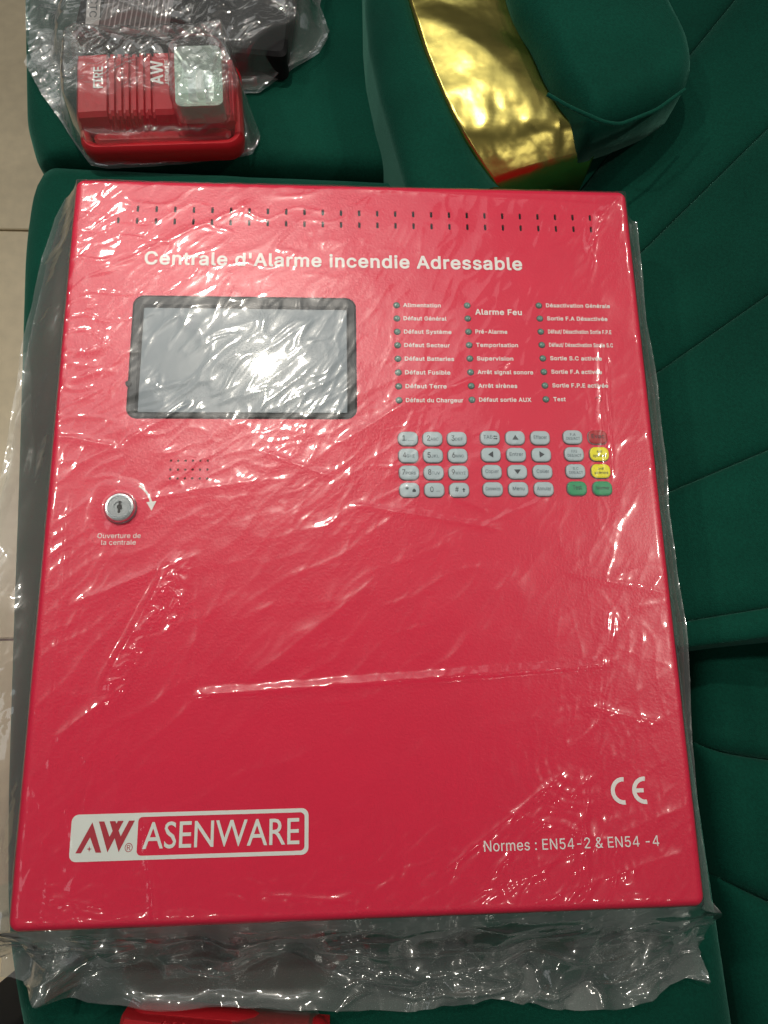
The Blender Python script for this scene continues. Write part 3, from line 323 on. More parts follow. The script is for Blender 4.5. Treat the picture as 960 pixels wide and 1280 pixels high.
u410;155,-5 183,-8 223,-3 259,15 288,45 293,55 295,50 295,0 298,-3 353,-3 360,0 360,375 358,382 298,382 293,380 293,155 289,120 278,95 266,80 248,65 223,56 203,53 163,60 138,79 123,105 117,145 116,380 113,382 53,382 51,380 50,140 54,95 65,60 88,28 113,9 143,-3;172,-25 183,-26 228,-20 273,3 283,-15 293,-20 358,-21 368,-18 375,-10 378,0 378,380 375,390 368,397 358,400 293,400 283,395 278,390 275,380 275,155 272,125 263,105 253,92 243,84 223,74 203,71 173,76 168,79 152,90 139,115 135,145 135,380 132,390 123,398 113,400 48,399 35,390 32,380 32,140 38,85 50,50 75,15 108,-9 143,-22
v389;160,0 167,-3 222,-3 229,0 373,375 372,382 307,382 302,380 221,155 197,76 192,80 179,125 87,379 82,382 17,382 15,380;157,-20 227,-21 237,-18 244,-10 390,370 391,385 382,397 372,400 302,400 292,395 287,390 197,140 192,142 102,390 92,398 82,400 17,400 7,397 -1,390 -4,380 -2,370 142,-5 148,-15
x379;18,0 21,-3 26,-3 91,-3 95,0 152,85 186,144 191,146 227,85 286,-3 356,-3 361,0 229,190 230,195 353,375 354,380 351,382 281,382 216,285 191,238 166,281 101,382 31,382 26,380 151,195;15,-20 91,-21 101,-18 110,-10 186,107 191,110 268,-10 276,-18 286,-21 356,-21 366,-19 373,-15 378,-5 376,10 251,190 252,195 371,370 372,385 366,395 351,400 281,400 271,397 264,390 217,320 191,277 118,390 111,397 101,400 26,400 16,395 11,390 8,380 11,368 129,195 3,10 0,0 3,-10
y389;59,-145 77,-148 117,-146 142,-138 162,-125 177,-111 192,-89 208,-55 373,375 372,382 307,382 302,380 210,125 197,80 192,80 179,125 87,379 82,382 17,382 15,380 159,0 139,-55 124,-75 117,-81 102,-86 87,-87 62,-83 59,-85 45,-140;69,-165 117,-164 147,-155 172,-140 189,-125 209,-95 224,-65 390,370 391,385 382,397 372,400 302,400 292,395 287,390 197,142 192,142 102,390 92,398 82,400 17,400 7,397 -1,390 -4,380 -2,370 140,0 124,-45 108,-65 92,-69 57,-65 47,-70 42,-77 26,-135 27,-145 37,-157
è404;186,-8 214,-11 249,-8 284,1 309,15 339,39 356,62 367,92 304,107 284,77 269,64 254,56 234,51 209,49 179,53 154,63 131,82 113,107 103,142 101,162 104,166 372,167 374,192 371,242 360,282 343,317 322,342 294,364 266,377 234,385 204,387 159,381 109,358 79,331 53,292 37,247 32,217 32,157 43,107 54,82 78,47 119,12 159,-4|104,224 101,227 102,237 111,267 129,294 149,311 172,322 204,327 234,323 264,309 281,292 295,267 305,227 299,224|178,427 229,426 232,432 184,531 114,532 112,527;202,-28 254,-25 289,-16 324,3 349,23 371,52 386,87 384,100 379,107 369,112 304,126 294,122 269,87 249,74 214,67 184,71 164,78 142,97 129,117 121,142 122,147 374,148 384,153 392,167 388,247 377,287 358,327 334,356 304,379 274,393 229,405 194,405 154,399 99,373 65,342 38,302 20,252 14,217 14,157 26,102 39,73 66,32 109,-3 154,-22|124,242 123,247 129,262 143,282 154,292 179,305 204,309 229,306 249,297 269,277 278,262 282,247 279,242|168,412 179,408 234,408 244,413 249,420 251,427 249,438 201,537 194,546 179,550 114,550 104,547 95,537 94,522
é404;186,-8 214,-11 249,-8 284,1 309,15 339,39 356,62 367,92 304,107 284,77 269,64 254,56 234,51 209,49 179,53 154,63 131,82 113,107 103,142 101,162 104,166 372,167 374,192 371,242 360,282 343,317 322,342 294,364 266,377 234,385 204,387 159,381 109,358 79,331 53,292 37,247 32,217 32,157 43,107 54,82 78,47 119,12 159,-4|104,224 101,227 102,237 111,267 129,294 149,311 172,322 204,327 234,323 264,309 281,292 295,267 305,227 299,224|176,427 229,427 295,527 294,531 224,532 175,432;202,-28 254,-25 289,-16 324,3 349,23 371,52 386,87 384,100 379,107 369,112 304,126 294,122 269,87 249,74 214,67 184,71 164,78 142,97 129,117 121,142 122,147 374,148 384,153 392,167 388,247 377,287 358,327 334,356 304,379 274,393 224,405 194,405 149,397 104,377 69,346 35,297 19,247 14,217 14,157 26,102 39,73 66,32 109,-3 154,-22|124,242 123,247 129,262 143,282 154,292 179,305 204,309 229,306 249,297 269,277 278,262 282,247 279,242|165,412 179,408 229,408 239,412 310,517 314,532 309,543 299,549 289,550 224,550 214,547 209,543 158,437 157,422
ê404;186,-8 214,-11 249,-8 284,1 309,15 339,39 356,62 367,92 304,107 284,77 269,64 254,56 234,51 209,49 179,53 154,63 131,82 113,107 103,142 101,162 104,166 372,167 374,192 371,242 360,282 343,317 322,342 294,364 266,377 234,385 204,387 159,381 109,358 79,331 53,292 37,247 32,217 32,157 43,107 54,82 78,47 119,12 159,-4|104,224 101,227 102,237 111,267 129,294 149,311 172,322 204,327 234,323 264,309 281,292 295,267 305,227 299,224|98,432 154,432 159,435 204,490 249,434 254,432 310,432 314,432 316,437 234,532 179,532 174,532 169,527 95,442 92,437 94,432;202,-28 254,-25 289,-16 324,3 349,23 371,52 386,87 384,100 379,107 369,112 304,126 294,122 269,87 249,74 214,67 184,71 164,78 142,97 129,117 121,142 122,147 374,148 383,152 388,157 392,172 388,247 377,287 358,327 334,356 304,379 274,393 244,402 204,405 154,399 144,395 104,377 65,342 38,302 26,272 18,242 13,187 14,157 26,102 39,73 66,32 109,-3 154,-22|124,242 123,247 129,262 143,282 154,292 179,305 204,309 229,306 249,297 269,277 278,262 282,247 279,242|84,417 94,414 154,414 164,416 171,422 204,461 236,422 249,414 319,415 329,421 332,427 334,442 329,452 244,547 234,550 174,550 164,547 159,543 79,452 74,442 74,432 79,422
""".split('\n'):
    if _ln:
        _w, *_sets = _ln[1:].split(';')
        GLYPHS[_ln[0]] = (int(_w) / 1000, [[np.array([[float(q) for q in p.split(',')] for p in c.split()]) / 1000 for c in _s.split('|') if c] for _s in _sets])


def sans_geo(body, heavy, gap=0.0):
    """outlines of a plain sans-serif letter set in a regular and a heavy weight"""
    V, F, pen = [], [], 0.0
    for ch in body:
        w, sets = GLYPHS[ch]
        cons = sets[1 if heavy else 0] if len(sets) > 1 else []
        area = [0.5 * np.sum(c[:, 0] * np.roll(c[:, 1], -1) - np.roll(c[:, 0], -1) * c[:, 1]) for c in cons]
        for i, c in enumerate(cons):
            if area[i] < 0:
                continue
            holes = [cons[j] for j in range(len(cons)) if area[j] < 0 and c[:, 0].min() <= cons[j][:, 0].mean() <= c[:, 0].max()
                     and c[:, 1].min() <= cons[j][:, 1].mean() <= c[:, 1].max()]
            polys = [[Vector((p[0], p[1], 0)) for p in q] for q in [c] + holes]
            k = len(V)
            for q in polys:
                V += [(p.x + pen, p.y, 0.0) for p in q]
            F += [tuple(n_ + k for n_ in t) for t in tessellate_polygon(polys)]
        pen += w + gap
    return np.array(V), F


def text(body, x0, x1, base, cap, z, mat, parent, bold=0.012, name='lettering', rot=0.0, label=None, face='sans'):
    """printed text: its left and right ends, its baseline and its capital height"""
    if face == 'sans':
        heavy = bold >= 0.015
        v, f = sans_geo(body, heavy, 0.034 if heavy else 0.012); caph = 0.551 if heavy else 0.515
    else:
        v, f = text_geo(body, bold); caph = 0.69
    lo, hi = v[:, 0].min(), v[:, 0].max()
    X = (v[:, 0] - lo) / (hi - lo) * (x1 - x0)
    Y = v[:, 1] / caph * cap
    if rot:
        c, s = math.cos(rot), math.sin(rot)
        X, Y = X * c - Y * s, X * s + Y * c
    P = np.stack([X + x0, Y + base, z + v[:, 2] * 0.01], 1)
    o = mesh_obj(name, P, f, mat, parent)
    if label: o['label'] = label
    return o


# ------------------------------------------------------------------ materials
def nodes_of(m):
    m.use_nodes = True
    nt = m.node_tree
    return nt, nt.nodes['Principled BSDF']


def mat(name, color, rough=0.5, metal=0.0, spec=0.5, coat=0.0, coat_rough=0.1, bump=None, var=None, sheen=0.0, grain=None):
    m_ = bpy.data.materials.new(name)
    nt, b = nodes_of(m_)
    b.inputs['Base Color'].default_value = (*color, 1)
    b.inputs['Roughness'].default_value = rough
    b.inputs['Metallic'].default_value = metal
    b.inputs['Specular IOR Level'].default_value = spec
    b.inputs['Coat Weight'].default_value = coat
    b.inputs['Coat Roughness'].default_value = coat_rough
    tc = nt.nodes.new('ShaderNodeTexCoord')
    if sheen:
        b.inputs['Sheen Weight'].default_value = sheen
        b.inputs['Sheen Roughness'].default_value = 0.35
        b.inputs['Sheen Tint'].default_value = (0.35, 0.95, 0.75, 1)
    if var:
        n = nt.nodes.new('ShaderNodeTexNoise'); n.inputs['Scale'].default_value = var[0]
        n.inputs['Detail'].default_value = 4
        r = nt.nodes.new('ShaderNodeMixRGB')
        r.inputs['Color1'].default_value = (*[c * (1 - var[1]) for c in color], 1)
        r.inputs['Color2'].default_value = (*[min(1, c * (1 + var[1])) for c in color], 1)
        nt.links.new(tc.outputs['Object'], n.inputs['Vector'])
        nt.links.new(n.outputs['Fac'], r.inputs['Fac'])
        nt.links.new(r.outputs['Color'], b.inputs['Base Color'])
        if grain:
            n2 = nt.nodes.new('ShaderNodeTexNoise'); n2.inputs['Scale'].default_value = grain[0]; n2.inputs['Detail'].default_value = 3
            mr = nt.nodes.new('ShaderNodeMapRange')
            mr.inputs['From Min'].default_value = 0.3; mr.inputs['From Max'].default_value = 0.7
            mr.inputs['To Min'].default_value = 1 - grain[1]; mr.inputs['To Max'].default_value = 1 + grain[1]
            mx = nt.nodes.new('ShaderNodeMixRGB'); mx.blend_type = 'MULTIPLY'; mx.inputs['Fac'].default_value = 1
            nt.links.new(tc.outputs['Object'], n2.inputs['Vector']); nt.links.new(n2.outputs['Fac'], mr.inputs['Value'])
            nt.links.new(r.outputs['Color'], mx.inputs['Color1']); nt.links.new(mr.outputs['Result'], mx.inputs['Color2'])
            nt.links.new(mx.outputs['Color'], b.inputs['Base Color'])
    if bump:
        n = nt.nodes.new('ShaderNodeTexNoise'); n.inputs['Scale'].default_value = bump[0]
        n.inputs['Detail'].default_value = 2
        bp = nt.nodes.new('ShaderNodeBump'); bp.inputs['Strength'].default_value = bump[1]
        bp.inputs['Distance'].default_value = bump[2]
        nt.links.new(tc.outputs['Object'], n.inputs['Vector'])
        nt.links.new(n.outputs['Fac'], bp.inputs['Height'])
        nt.links.new(bp.outputs['Normal'], b.inputs['Normal'])
    return m_


M_RED = mat('red_powder_coat', (0.69, 0.004, 0.048), 0.38, spec=0.45, bump=(620, 0.30, 0.0006), var=(40, 0.05))
M_DARK = mat('dark_interior', (0.012, 0.012, 0.014), 0.7)
M_BEZEL = mat('black_bezel', (0.012, 0.016, 0.018), 0.5, spec=0.25)
M_WHITE = mat('white_print', (0.80, 0.80, 0.78), 0.55)
M_LOGOWHITE = mat('logo_white', (0.72, 0.78, 0.74), 0.6)
M_LOGORED = mat('logo_red', (0.42, 0.015, 0.035), 0.5)
M_KEY = mat('grey_key', (0.42, 0.52, 0.56), 0.45)
M_KEYTRIM = mat('key_edge', (0.16, 0.19, 0.20), 0.5)
M_KEYTRIM2 = mat('pale_key_edge', (0.34, 0.32, 0.33), 0.5)
M_KEYRED = mat('red_key', (0.40, 0.004, 0.012), 0.45)
M_KEYYEL = mat('yellow_key', (0.86, 0.80, 0.005), 0.45)
M_KEYGRN = mat('green_key', (0.012, 0.30, 0.12), 0.45)
M_INK = mat('black_ink', (0.03, 0.04, 0.05), 0.6)
M_INKG = mat('faded_ink', (0.10, 0.14, 0.17), 0.6)
M_LED = mat('led_lens', (0.10, 0.24, 0.20), 0.25, spec=0.7)
M_CHROME = mat('brushed_chrome', (0.62, 0.66, 0.68), 0.22, metal=1.0, bump=(900, 0.15, 0.0003))
M_SCREEN = mat('display_glass', (0.215, 0.255, 0.285), 0.26, spec=0.08, coat=0.14, coat_rough=0.05, var=(25, 0.06))
M_VELVET = mat('green_velvet', (0.0022, 0.051, 0.033), 0.85, spec=0.10, sheen=0.32, var=(9, 0.45), bump=(1100, 0.6, 0.0008), grain=(500, 0.16))
M_GOLD = mat('gold_foil', (0.66, 0.55, 0.15), 0.26, metal=1.0, bump=(55, 0.14, 0.004), var=(30, 0.12))
M_TILE = mat('beige_tile', (0.72, 0.60, 0.41), 0.30, var=(9, 0.12), grain=(60, 0.06))
M_GROUT = mat('grout', (0.20, 0.17, 0.13), 0.9)
M_BLACK = mat('black_plastic', (0.008, 0.008, 0.009), 0.6, spec=0.2)
M_LABEL = mat('grey_label', (0.085, 0.070, 0.070), 0.5, var=(120, 0.15))
M_LABELTXT = mat('label_print', (0.28, 0.24, 0.24), 0.5)
M_SOUNDER = mat('red_abs', (0.44, 0.012, 0.020), 0.38)
M_REFLECT = mat('silver_reflector', (0.78, 0.90, 0.83), 0.25, metal=0.7, bump=(60, 0.5, 0.004))
M_DARKPAD = mat('black_matte', (0.008, 0.008, 0.010), 0.9)


def film(name, haze, rough, gain, bump=None, broad=0.0, clear=0.985):
    m_ = bpy.data.materials.new(name)
    m_.use_nodes = True
    nt = m_.node_tree
    for n in list(nt.nodes):
        nt.nodes.remove(n)
    N = nt.nodes.new
    out = N('ShaderNodeOutputMaterial')
    tr = N('ShaderNodeBsdfTransparent'); tr.inputs['Color'].default_value = (clear, clear + 0.004, clear + 0.002, 1)
    gl = N('ShaderNodeBsdfGlossy'); gl.inputs['Roughness'].default_value = rough
    gl.inputs['Color'].default_value = (1, 1, 1, 1)
    g2 = N('ShaderNodeBsdfGlossy'); g2.inputs['Roughness'].default_value = 0.34
    mg = N('ShaderNodeMixShader'); mg.inputs['Fac'].default_value = broad
    df = N('ShaderNodeBsdfDiffuse'); df.inputs['Color'].default_value = (0.80, 0.83, 0.82, 1)
    fr = N('ShaderNodeFresnel'); fr.inputs['IOR'].default_value = 1.5
    mu = N('ShaderNodeMath'); mu.operation = 'MULTIPLY'; mu.inputs[1].default_value = gain; mu.use_clamp = True
    m1 = N('ShaderNodeMixShader'); m1.inputs['Fac'].default_value = haze
    m2 = N('ShaderNodeMixShader')
    L = nt.links.new
    if bump:
        tc = N('ShaderNodeTexCoord')
        no = N('ShaderNodeTexNoise'); no.inputs['Scale'].default_value = bump[0]
        no.inputs['Detail'].default_value = 3
        bp = N('ShaderNodeBump'); bp.inputs['Strength'].default_value = bump[1]
        bp.inputs['Distance'].default_value = bump[2]
        L(tc.outputs['Object'], no.inputs['Vector']); L(no.outputs['Fac'], bp.inputs['Height'])
        L(bp.outputs['Normal'], gl.inputs['Normal']); L(bp.outputs['Normal'], g2.inputs['Normal']); L(bp.outputs['Normal'], fr.inputs['Normal'])
    ge = N('ShaderNodeNewGeometry'); mi = N('ShaderNodeMapRange')     # same index on both faces of the film
    mi.inputs['To Min'].default_value = 1.5; mi.inputs['To Max'].default_value = 1 / 1.5
    L(ge.outputs['Backfacing'], mi.inputs['Value']); L(mi.outputs['Result'], fr.inputs['IOR'])
    L(fr.outputs['Fac'], mu.inputs[0])
    L(tr.outputs['BSDF'], m1.inputs[1]); L(df.outputs['BSDF'], m1.inputs[2])
    L(mu.outputs['Value'], m2.inputs['Fac']); L(m1.outputs['Shader'], m2.inputs[1]); L(gl.outputs['BSDF'], mg.inputs[1]); L(g2.outputs['BSDF'], mg.inputs[2]); L(mg.outputs['Shader'], m2.inputs[2])
    L(m2.outputs['Shader'], out.inputs['Surface'])
    return m_


M_FILM = film('clear_film', 0.007, 0.08, 1.6, (160, 0.10, 0.0005), 0.45)
M_FILM3 = film('gathered_film', 0.075, 0.07, 2.5, (120, 0.07, 0.0006), 0.35, 0.96)
M_FILM2 = film('crushed_film', 0.055, 0.06, 2.8, (160, 0.12, 0.0005), 0.3)
M_LENS = film('clear_lens', 0.012, 0.03, 2.4, None, 0.0, 0.93)

# ------------------------------------------------------------------ floor
fl = mesh_obj('floor', [(-1.6, -1.5, -0.432), (1.2, -1.5, -0.432), (1.2, 2.2, -0.432), (-1.6, 2.2, -0.432)],
              [(0, 1, 2, 3)], M_GROUT)
tag(fl, 'beige polished floor tiles beside the sofa', kind='structure')
TS = 0.60
y_joint = at(0, 292, -0.43)[1]
x_joint = at(0, 900, -0.43)[0] + 0.13
for i in range(-2, 2):
    for j in range(-3, 3):
        cx, cy = x_joint + (i + 0.5) * TS, y_joint + (j + 0.5) * TS
        v, f = loft([ring(rrect(cx, cy, TS - 0.003, TS - 0.003, 0.001, 1), -0.431),
                     ring(rrect(cx, cy, TS - 0.003, TS - 0.003, 0.001, 1), -0.4215),
                     ring(rrect(cx, cy, TS - 0.006, TS - 0.006, 0.001, 1), -0.42)], False, True)
        mesh_obj('tile', v, f, M_TILE, fl)

# ------------------------------------------------------------------ sofa
sofa = empty('sofa', (0, 0, 0))
tag(sofa, 'dark green velvet sofa with stitched padding and a gold banded armrest', 'sofa')


def resample(P, n):
    P = np.asarray(P, float)
    d = np.concatenate([[0], np.cumsum(np.linalg.norm(np.diff(P, axis=0), axis=1))])
    t = np.linspace(0, d[-1], n)
    return np.stack([np.interp(t, d, P[:, k]) for k in range(P.shape[1])], 1)


def smooth_rail(P, n, it=3):
    Q = resample(P, n)
    for _ in range(it * n // 20):
        Q[1:-1] = 0.25 * Q[:-2] + 0.5 * Q[1:-1] + 0.25 * Q[2:]
    return Q


def strip(name, A, B, mat_, parent, puff, edge, skirt_a, skirt_b, nu=60, nv=60, ends=0.0, noise=0.0012, seed=1,
          up=(0, 0, 1), it=3, skirt_end=None):
    """padded panel between rails A and B: rounds over at both rails by `edge`, then skirts go down"""
    A = smooth_rail(A, nu, it); B = smooth_rail(B, nu, it)
    up = np.array(up, float); up /= np.linalg.norm(up)
    w = np.linalg.norm(B - A, axis=1)
    v = np.concatenate([[0], (1 - np.cos(np.linspace(0, np.pi, nv))) / 2, [1]])
    P = A[:, None] * (1 - v[None, :, None]) + B[:, None] * v[None, :, None]
    dA = v[None] * w[:, None]; dB = (1 - v[None]) * w[:, None]
    d = np.minimum(dA, dB)
    lift = puff * np.sqrt(np.clip(1 - (1 - np.clip(d / edge, 0, 1)) ** 2, 0, 1))
    if ends:
        u = np.linspace(0, 1, nu)
        la = np.concatenate([[0], np.cumsum(np.linalg.norm(np.diff(A, axis=0), axis=1))])
        de = np.minimum(la, la[-1] - la)[:, None]
        lift = np.minimum(lift, puff * np.sqrt(np.clip(1 - (1 - np.clip(de / ends, 0, 1)) ** 2, 0, 1)))
    nz = noise * (perlin(P[..., 0] * 14 + 3, P[..., 1] * 14, seed) + 0.5 * perlin(P[..., 0] * 40, P[..., 1] * 40, seed + 1))
    lu = np.concatenate([[0], np.cumsum(np.linalg.norm(np.diff(A, axis=0), axis=1))])[:, None]
    nz = nz + 0.0016 * perlin(lu * 70 + d * 12, d * 25 + seed, seed + 2) * np.exp(-d / 0.018)
    P = P + (lift + nz * np.clip(d / edge, 0, 1))[..., None] * up
    P[:, 0] -= skirt_a * up; P[:, -1] -= skirt_b * up
    if skirt_end:
        P = np.concatenate([P[:1] - skirt_end * up, P, P[-1:] - skirt_end * up], 0)
    return sheet_obj(name, P, mat_, parent)


def pxrail(pts, z):
    return [at(x, y, z) for x, y in pts]


# seat pads: the rear one and the one the panel lies on
strip('seat_cushion', pxrail([(10, -160), (30, -60), (34, 0), (37, 165), (50, 214), (62, 222)], -0.03),
      [(0.30, 0.86, -0.03), (0.30, 0.62, -0.03), (0.30, 0.349, -0.03)], M_VELVET, sofa, 0.030, 0.035, 0.36, 0.2, 80, 90,
      ends=0.018, seed=3, it=1, skirt_end=0.1)
strip('seat_cushion', pxrail([(62, 224), (49, 231), (44, 252), (35, 320), (27, 600), (20, 800), (14, 1000), (14, 1150), (26, 1240), (40, 1300), (52, 1400)], -0.03) + [np.array((-0.20, -0.60, -0.03))],
      [(0.268, 0.345, -0.03), (0.268, 0.1, -0.03), (0.266, -0.13, -0.03), (0.275, -0.36, -0.03), (0.286, -0.60, -0.03)],
      M_VELVET, sofa, 0.030, 0.035, 0.36, 0.06, 90, 90, ends=0.018, seed=4, it=1, skirt_end=0.1)

# stitched inner side of the sofa, leaning up to the right of the panel
BP0, BN = (0.215, 0.0, 0.008), (-0.42, 0.0, 1.0)
seams = [[(640, 130), (800, -70), (900, -195)],
         [(640, 345), (860, 73), (960, -50), (1060, -170)],
         [(690, 425), (808, 310), (960, 161), (1100, 20)],
         [(740, 520), (829, 461), (960, 369), (1120, 255)],
         [(760, 650), (837, 615), (960, 563), (1130, 490)],
         [(780, 790), (862, 776), (960, 760), (1120, 735)],
         [(780, 819), (863, 809), (960, 797), (1120, 776)]]
S3 = []
for s in seams:
    r = [at_plane(x, y, BP0, BN) for x, y in s]
    d = r[-1] - r[-2]
    S3.append(r + [r[-1] + d * ((0.85 - r[-1][0]) / d[0])])       # each seam runs on to the far edge
for k in range(6):
    strip('backrest_panel', S3[k], S3[k + 1], M_VELVET, sofa, 0.011 if k < 5 else 0.006, 0.034 if k < 5 else 0.012, 0.0005 if k else 0.1,
          0.0005 if k < 5 else 0.09, 60, 50, noise=0.0022, seed=10 + k, up=BN, it=0)
# low padded side next to the seat, lower right
LS = [[(0.284, -0.015, -0.03), (0.40, -0.02, -0.03), (0.85, -0.02, -0.03)],
      None, None,
      [(0.294, -0.60, -0.03), (0.40, -0.62, -0.03), (0.85, -0.70, -0.03)]]
LS[1] = pxrail([(868, 928), (890, 940), (960, 950), (1150, 978)], -0.028)
LS[2] = pxrail([(896, 1096), (915, 1106), (960, 1127), (1150, 1215)], -0.028)
for q in (1, 2):
    d = LS[q][-1] - LS[q][-2]
    LS[q].append(LS[q][-1] + d * ((0.85 - LS[q][-1][0]) / d[0]))
for k in range(3):
    strip('side_panel', LS[k], LS[k + 1], M_VELVET, sofa, 0.013, 0.02, 0.0005 if k else 0.05, 0.0005 if k < 2 else 0.05, 50, 40,
          ends=0.022, noise=0.002, seed=20 + k, it=1, skirt_end=0.06)

# armrest with its gold band
ZB = 0.075
left = [(452, -140), (455, -40), (456, 20), (460, 63), (473, 123), (490, 180), (507, 240), (530, 300)]
g_l = [(470, -140, .075), (501, -40, .075), (517, 20, .075), (531, 63, .075), (553, 115, .075), (567, 146, .072), (581, 173, .067), (600, 205, .056), (626, 242, 0.041)]
g_r = [(594, -140, .079), (620, -40, .079), (638, 20, .079), (659, 63, .079), (681, 113, .079), (703, 148, .077), (715, 160, .075), (729, 178, .067), (750, 205, .054)]
arm_lo = strip('armrest_side', pxrail(left, ZB - 0.03), [at(x, y, z - 0.012) for x, y, z in g_l], M_VELVET, sofa, 0.02, 0.03, 0.07, 0.03, 60, 40, seed=31, it=0)
GA = smooth_rail([at(*p) for p in g_l], 90, 0); GB = smooth_rail([at(*p) for p in g_r], 90, 0)
for _ in range(3):
    GA[1:-1] = 0.25 * GA[:-2] + 0.5 * GA[1:-1] + 0.25 * GA[2:]; GB[1:-1] = 0.25 * GB[:-2] + 0.5 * GB[1:-1] + 0.25 * GB[2:]
nv = 40
vv = np.linspace(0, 1, nv)
G = GA[:, None] * (1 - vv[None, :, None]) + GB[:, None] * vv[None, :, None]
uu = np.linspace(0, 1, 90)
front = smooth(0.60, 0.80, uu)[:, None]
G[..., 2] += 0.004 * np.sin(np.pi * vv)[None] * (1 - 0.5 * front)
G[..., 2] += 0.0042 * crumple(G[..., 0], G[..., 1], 0.07, 5, 3) + 0.0010 * crumple(G[..., 0], G[..., 1], 0.030, 6, 4) + 0.0005 * perlin(G[..., 0] * 60, G[..., 1] * 60, 8) + 0.0008 * crumple(G[..., 0], G[..., 1], 0.017, 9, 4) * front
# stop the band at the front corner and fold it over
keep = 86
G = G[:keep]
last = G[-1:]
e_dir = (G[-1] - G[-6]).mean(0); e_dir[2] = 0; e_dir /= np.linalg.norm(e_dir)
fold = [last + np.array([e_dir[0] * a, e_dir[1] * a, -b]) for a, b in ((0.0015, 0.001), (0.004, 0.006), (0.005, 0.02), (0.005, 0.06))]
G = np.concatenate([G] + fold, 0)
gs = np.concatenate([G[:, :1] - np.array([0, 0, 0.012]), G, G[:, -1:] - np.array([0, 0, 0.012])], 1)
gb = sheet_obj('gold_band', gs, M_GOLD, sofa)
tag(gb, 'crinkled gold foil band between two padded halves of the armrest')

cush = [(596, -150), (623, -40), (642, 20), (667, 63), (692, 113), (714, 142), (734, 172), (742, 170), (773, 160), (820, 141), (852, 119),
        (862, 96), (858, 70), (840, 30), (824, -5), (800, -60), (760, -150)]


def pad(name, px, zt, zb, edge, mat_, parent, seed, puff=0.012, n=160, m_=46, z_px=None):
    """closed padded cushion over a star-shaped outline"""
    O = np.array([at(x, y, z_px if z_px is not None else zt - edge) for x, y in px])
    O = np.concatenate([O, O[:1]])
    O = resample(O, n + 1)[:-1]
    for _ in range(2):
        O = 0.25 * np.roll(O, 1, 0) + 0.5 * O + 0.25 * np.roll(O, -1, 0)
    c = O.mean(0)
    r = np.concatenate([np.linspace(0.02, 0.8, m_ - 16), 0.8 + 0.2 * np.sin(np.linspace(0.1, np.pi / 2, 16))])
    P = c + (O - c)[None] * r[:, None, None]
    d = np.linalg.norm(O - c, axis=1)[None] * (1 - r[:, None])
    t = np.clip(d / edge, 0, 1)
    P[..., 2] = zt - edge + edge * np.sqrt(np.clip(1 - (1 - t) ** 2, 0, 1)) + puff * (1 - r[:, None] ** 2)
    P[..., 2] += 0.0025 * perlin(P[..., 0] * 22, P[..., 1] * 22, seed) * t
    low = P[-1:].copy(); low[..., 2] = zb
    lo2 = low.copy(); lo2[..., :2] = c[:2] + (low[..., :2] - c[:2]) * 0.9; lo2[..., 2] = zb - 0.012
    P = np.concatenate([P, low, lo2], 0)
    P = np.concatenate([P, P[:, :1]], 1)
    return sheet_obj(name, P, mat_, parent)


ac = pad('armrest_cushion', cush, ZB + 0.030, ZB - 0.02, 0.022, M_VELVET, sofa, 41, z_px=ZB + 0.012)
pad('armrest_base', [(600, -140), (640, 20), (680, 110), (724, 178), (775, 168), (840, 130), (845, 60), (790, -100)], ZB - 0.02, -0.02, 0.01, M_VELVET,
    sofa, 42, 0.0, z_px=ZB - 0.03)
# piping along the cushion's front edge
pip = smooth_rail([at(x, y, ZB + 0.030) for x, y in ((684, 118), (712, 134), (755, 153), (775, 156), (820, 138), (856, 112))], 40, 1)
pv = []
for k in range(40):
    t = pip[min(k + 1, 39)] - pip[max(k - 1, 0)]; t /= np.linalg.norm(t)
    a = np.cross(t, (0, 0, 1)); a /= np.linalg.norm(a); b = np.cross(a, t)
    pv.append([pip[k] + 0.0016 * (math.cos(q) * a + math.sin(q) * b) for q in np.linspace(0, 2 * np.pi, 9)])
sheet_obj('piping', np.array(pv), M_VELVET, ac)

# ------------------------------------------------------------------ the alarm panel
panel = empty('fire_alarm_panel', (0, 0, 0))
tag(panel, 'large red fire alarm control panel with display and keypad, lying on the sofa', 'alarm panel')
BEND = 0.005
ORAD = 0.0065
mmv = 0.001
slots = []
for r_y in (0.2202, 0.2105):
    for i in range(27):
        slots.append(rrect((-169.0 + i * 13.09) * mmv, r_y, 0.0018, 0.0050, 0.00088, 3))
spk = [circle((-123.9 + 4.75 * i) * mmv, (32.5 - 6.05 * j) * mmv, 0.0008, 10) for i in range(6) for j in range(3)]
LEDX = (0.0266, 0.0766, 0.1280)
LEDY = [(146.9 + 0.0 - 10.2 * k) * mmv for k in range(8)]
ledh = [circle(x, y + (x - 0.0266) * 0.012, 0.0025, 16) for x in LEDX for y in LEDY]
BZ = (-0.0784, 0.1068, 0.1530, 0.0905)       # display opening: cx, cy, w, h
SC = (-0.0781, 0.1052, 0.1392, 0.0770)
dimple = circle(0.1647, 0.0764, 0.0024, 16)
inner_out = rrect(0, 0, PW - 2 * BEND, PH - 2 * BEND, ORAD - BEND, 5)
pv_, pf_ = plate2d(inner_out, slots + spk + ledh + [rrect(*BZ, 0.0075, 6), dimple], 0.0014, FACE)
loops = []
for a in np.linspace(0, 90, 7):
    ins = BEND * (1 - math.sin(math.radians(a)))
    loops.append(ring(rrect(0, 0, PW - 2 * ins, PH - 2 * ins, ORAD - ins, 5), FACE - BEND * (1 - math.cos(math.radians(a)))))
loops.append(ring(rrect(0, 0, PW, PH, ORAD, 5), FACE - 0.020))
loops.append(ring(rrect(0, 0, PW - 0.003, PH - 0.003, ORAD - 0.0015, 5), FACE - 0.0202))
rv, rf = loft(loops)
off = len(pv_)
door = mesh_obj('door', list(pv_) + rv, list(pf_) + [tuple(i + off for i in q) for q in rf], M_RED, panel)
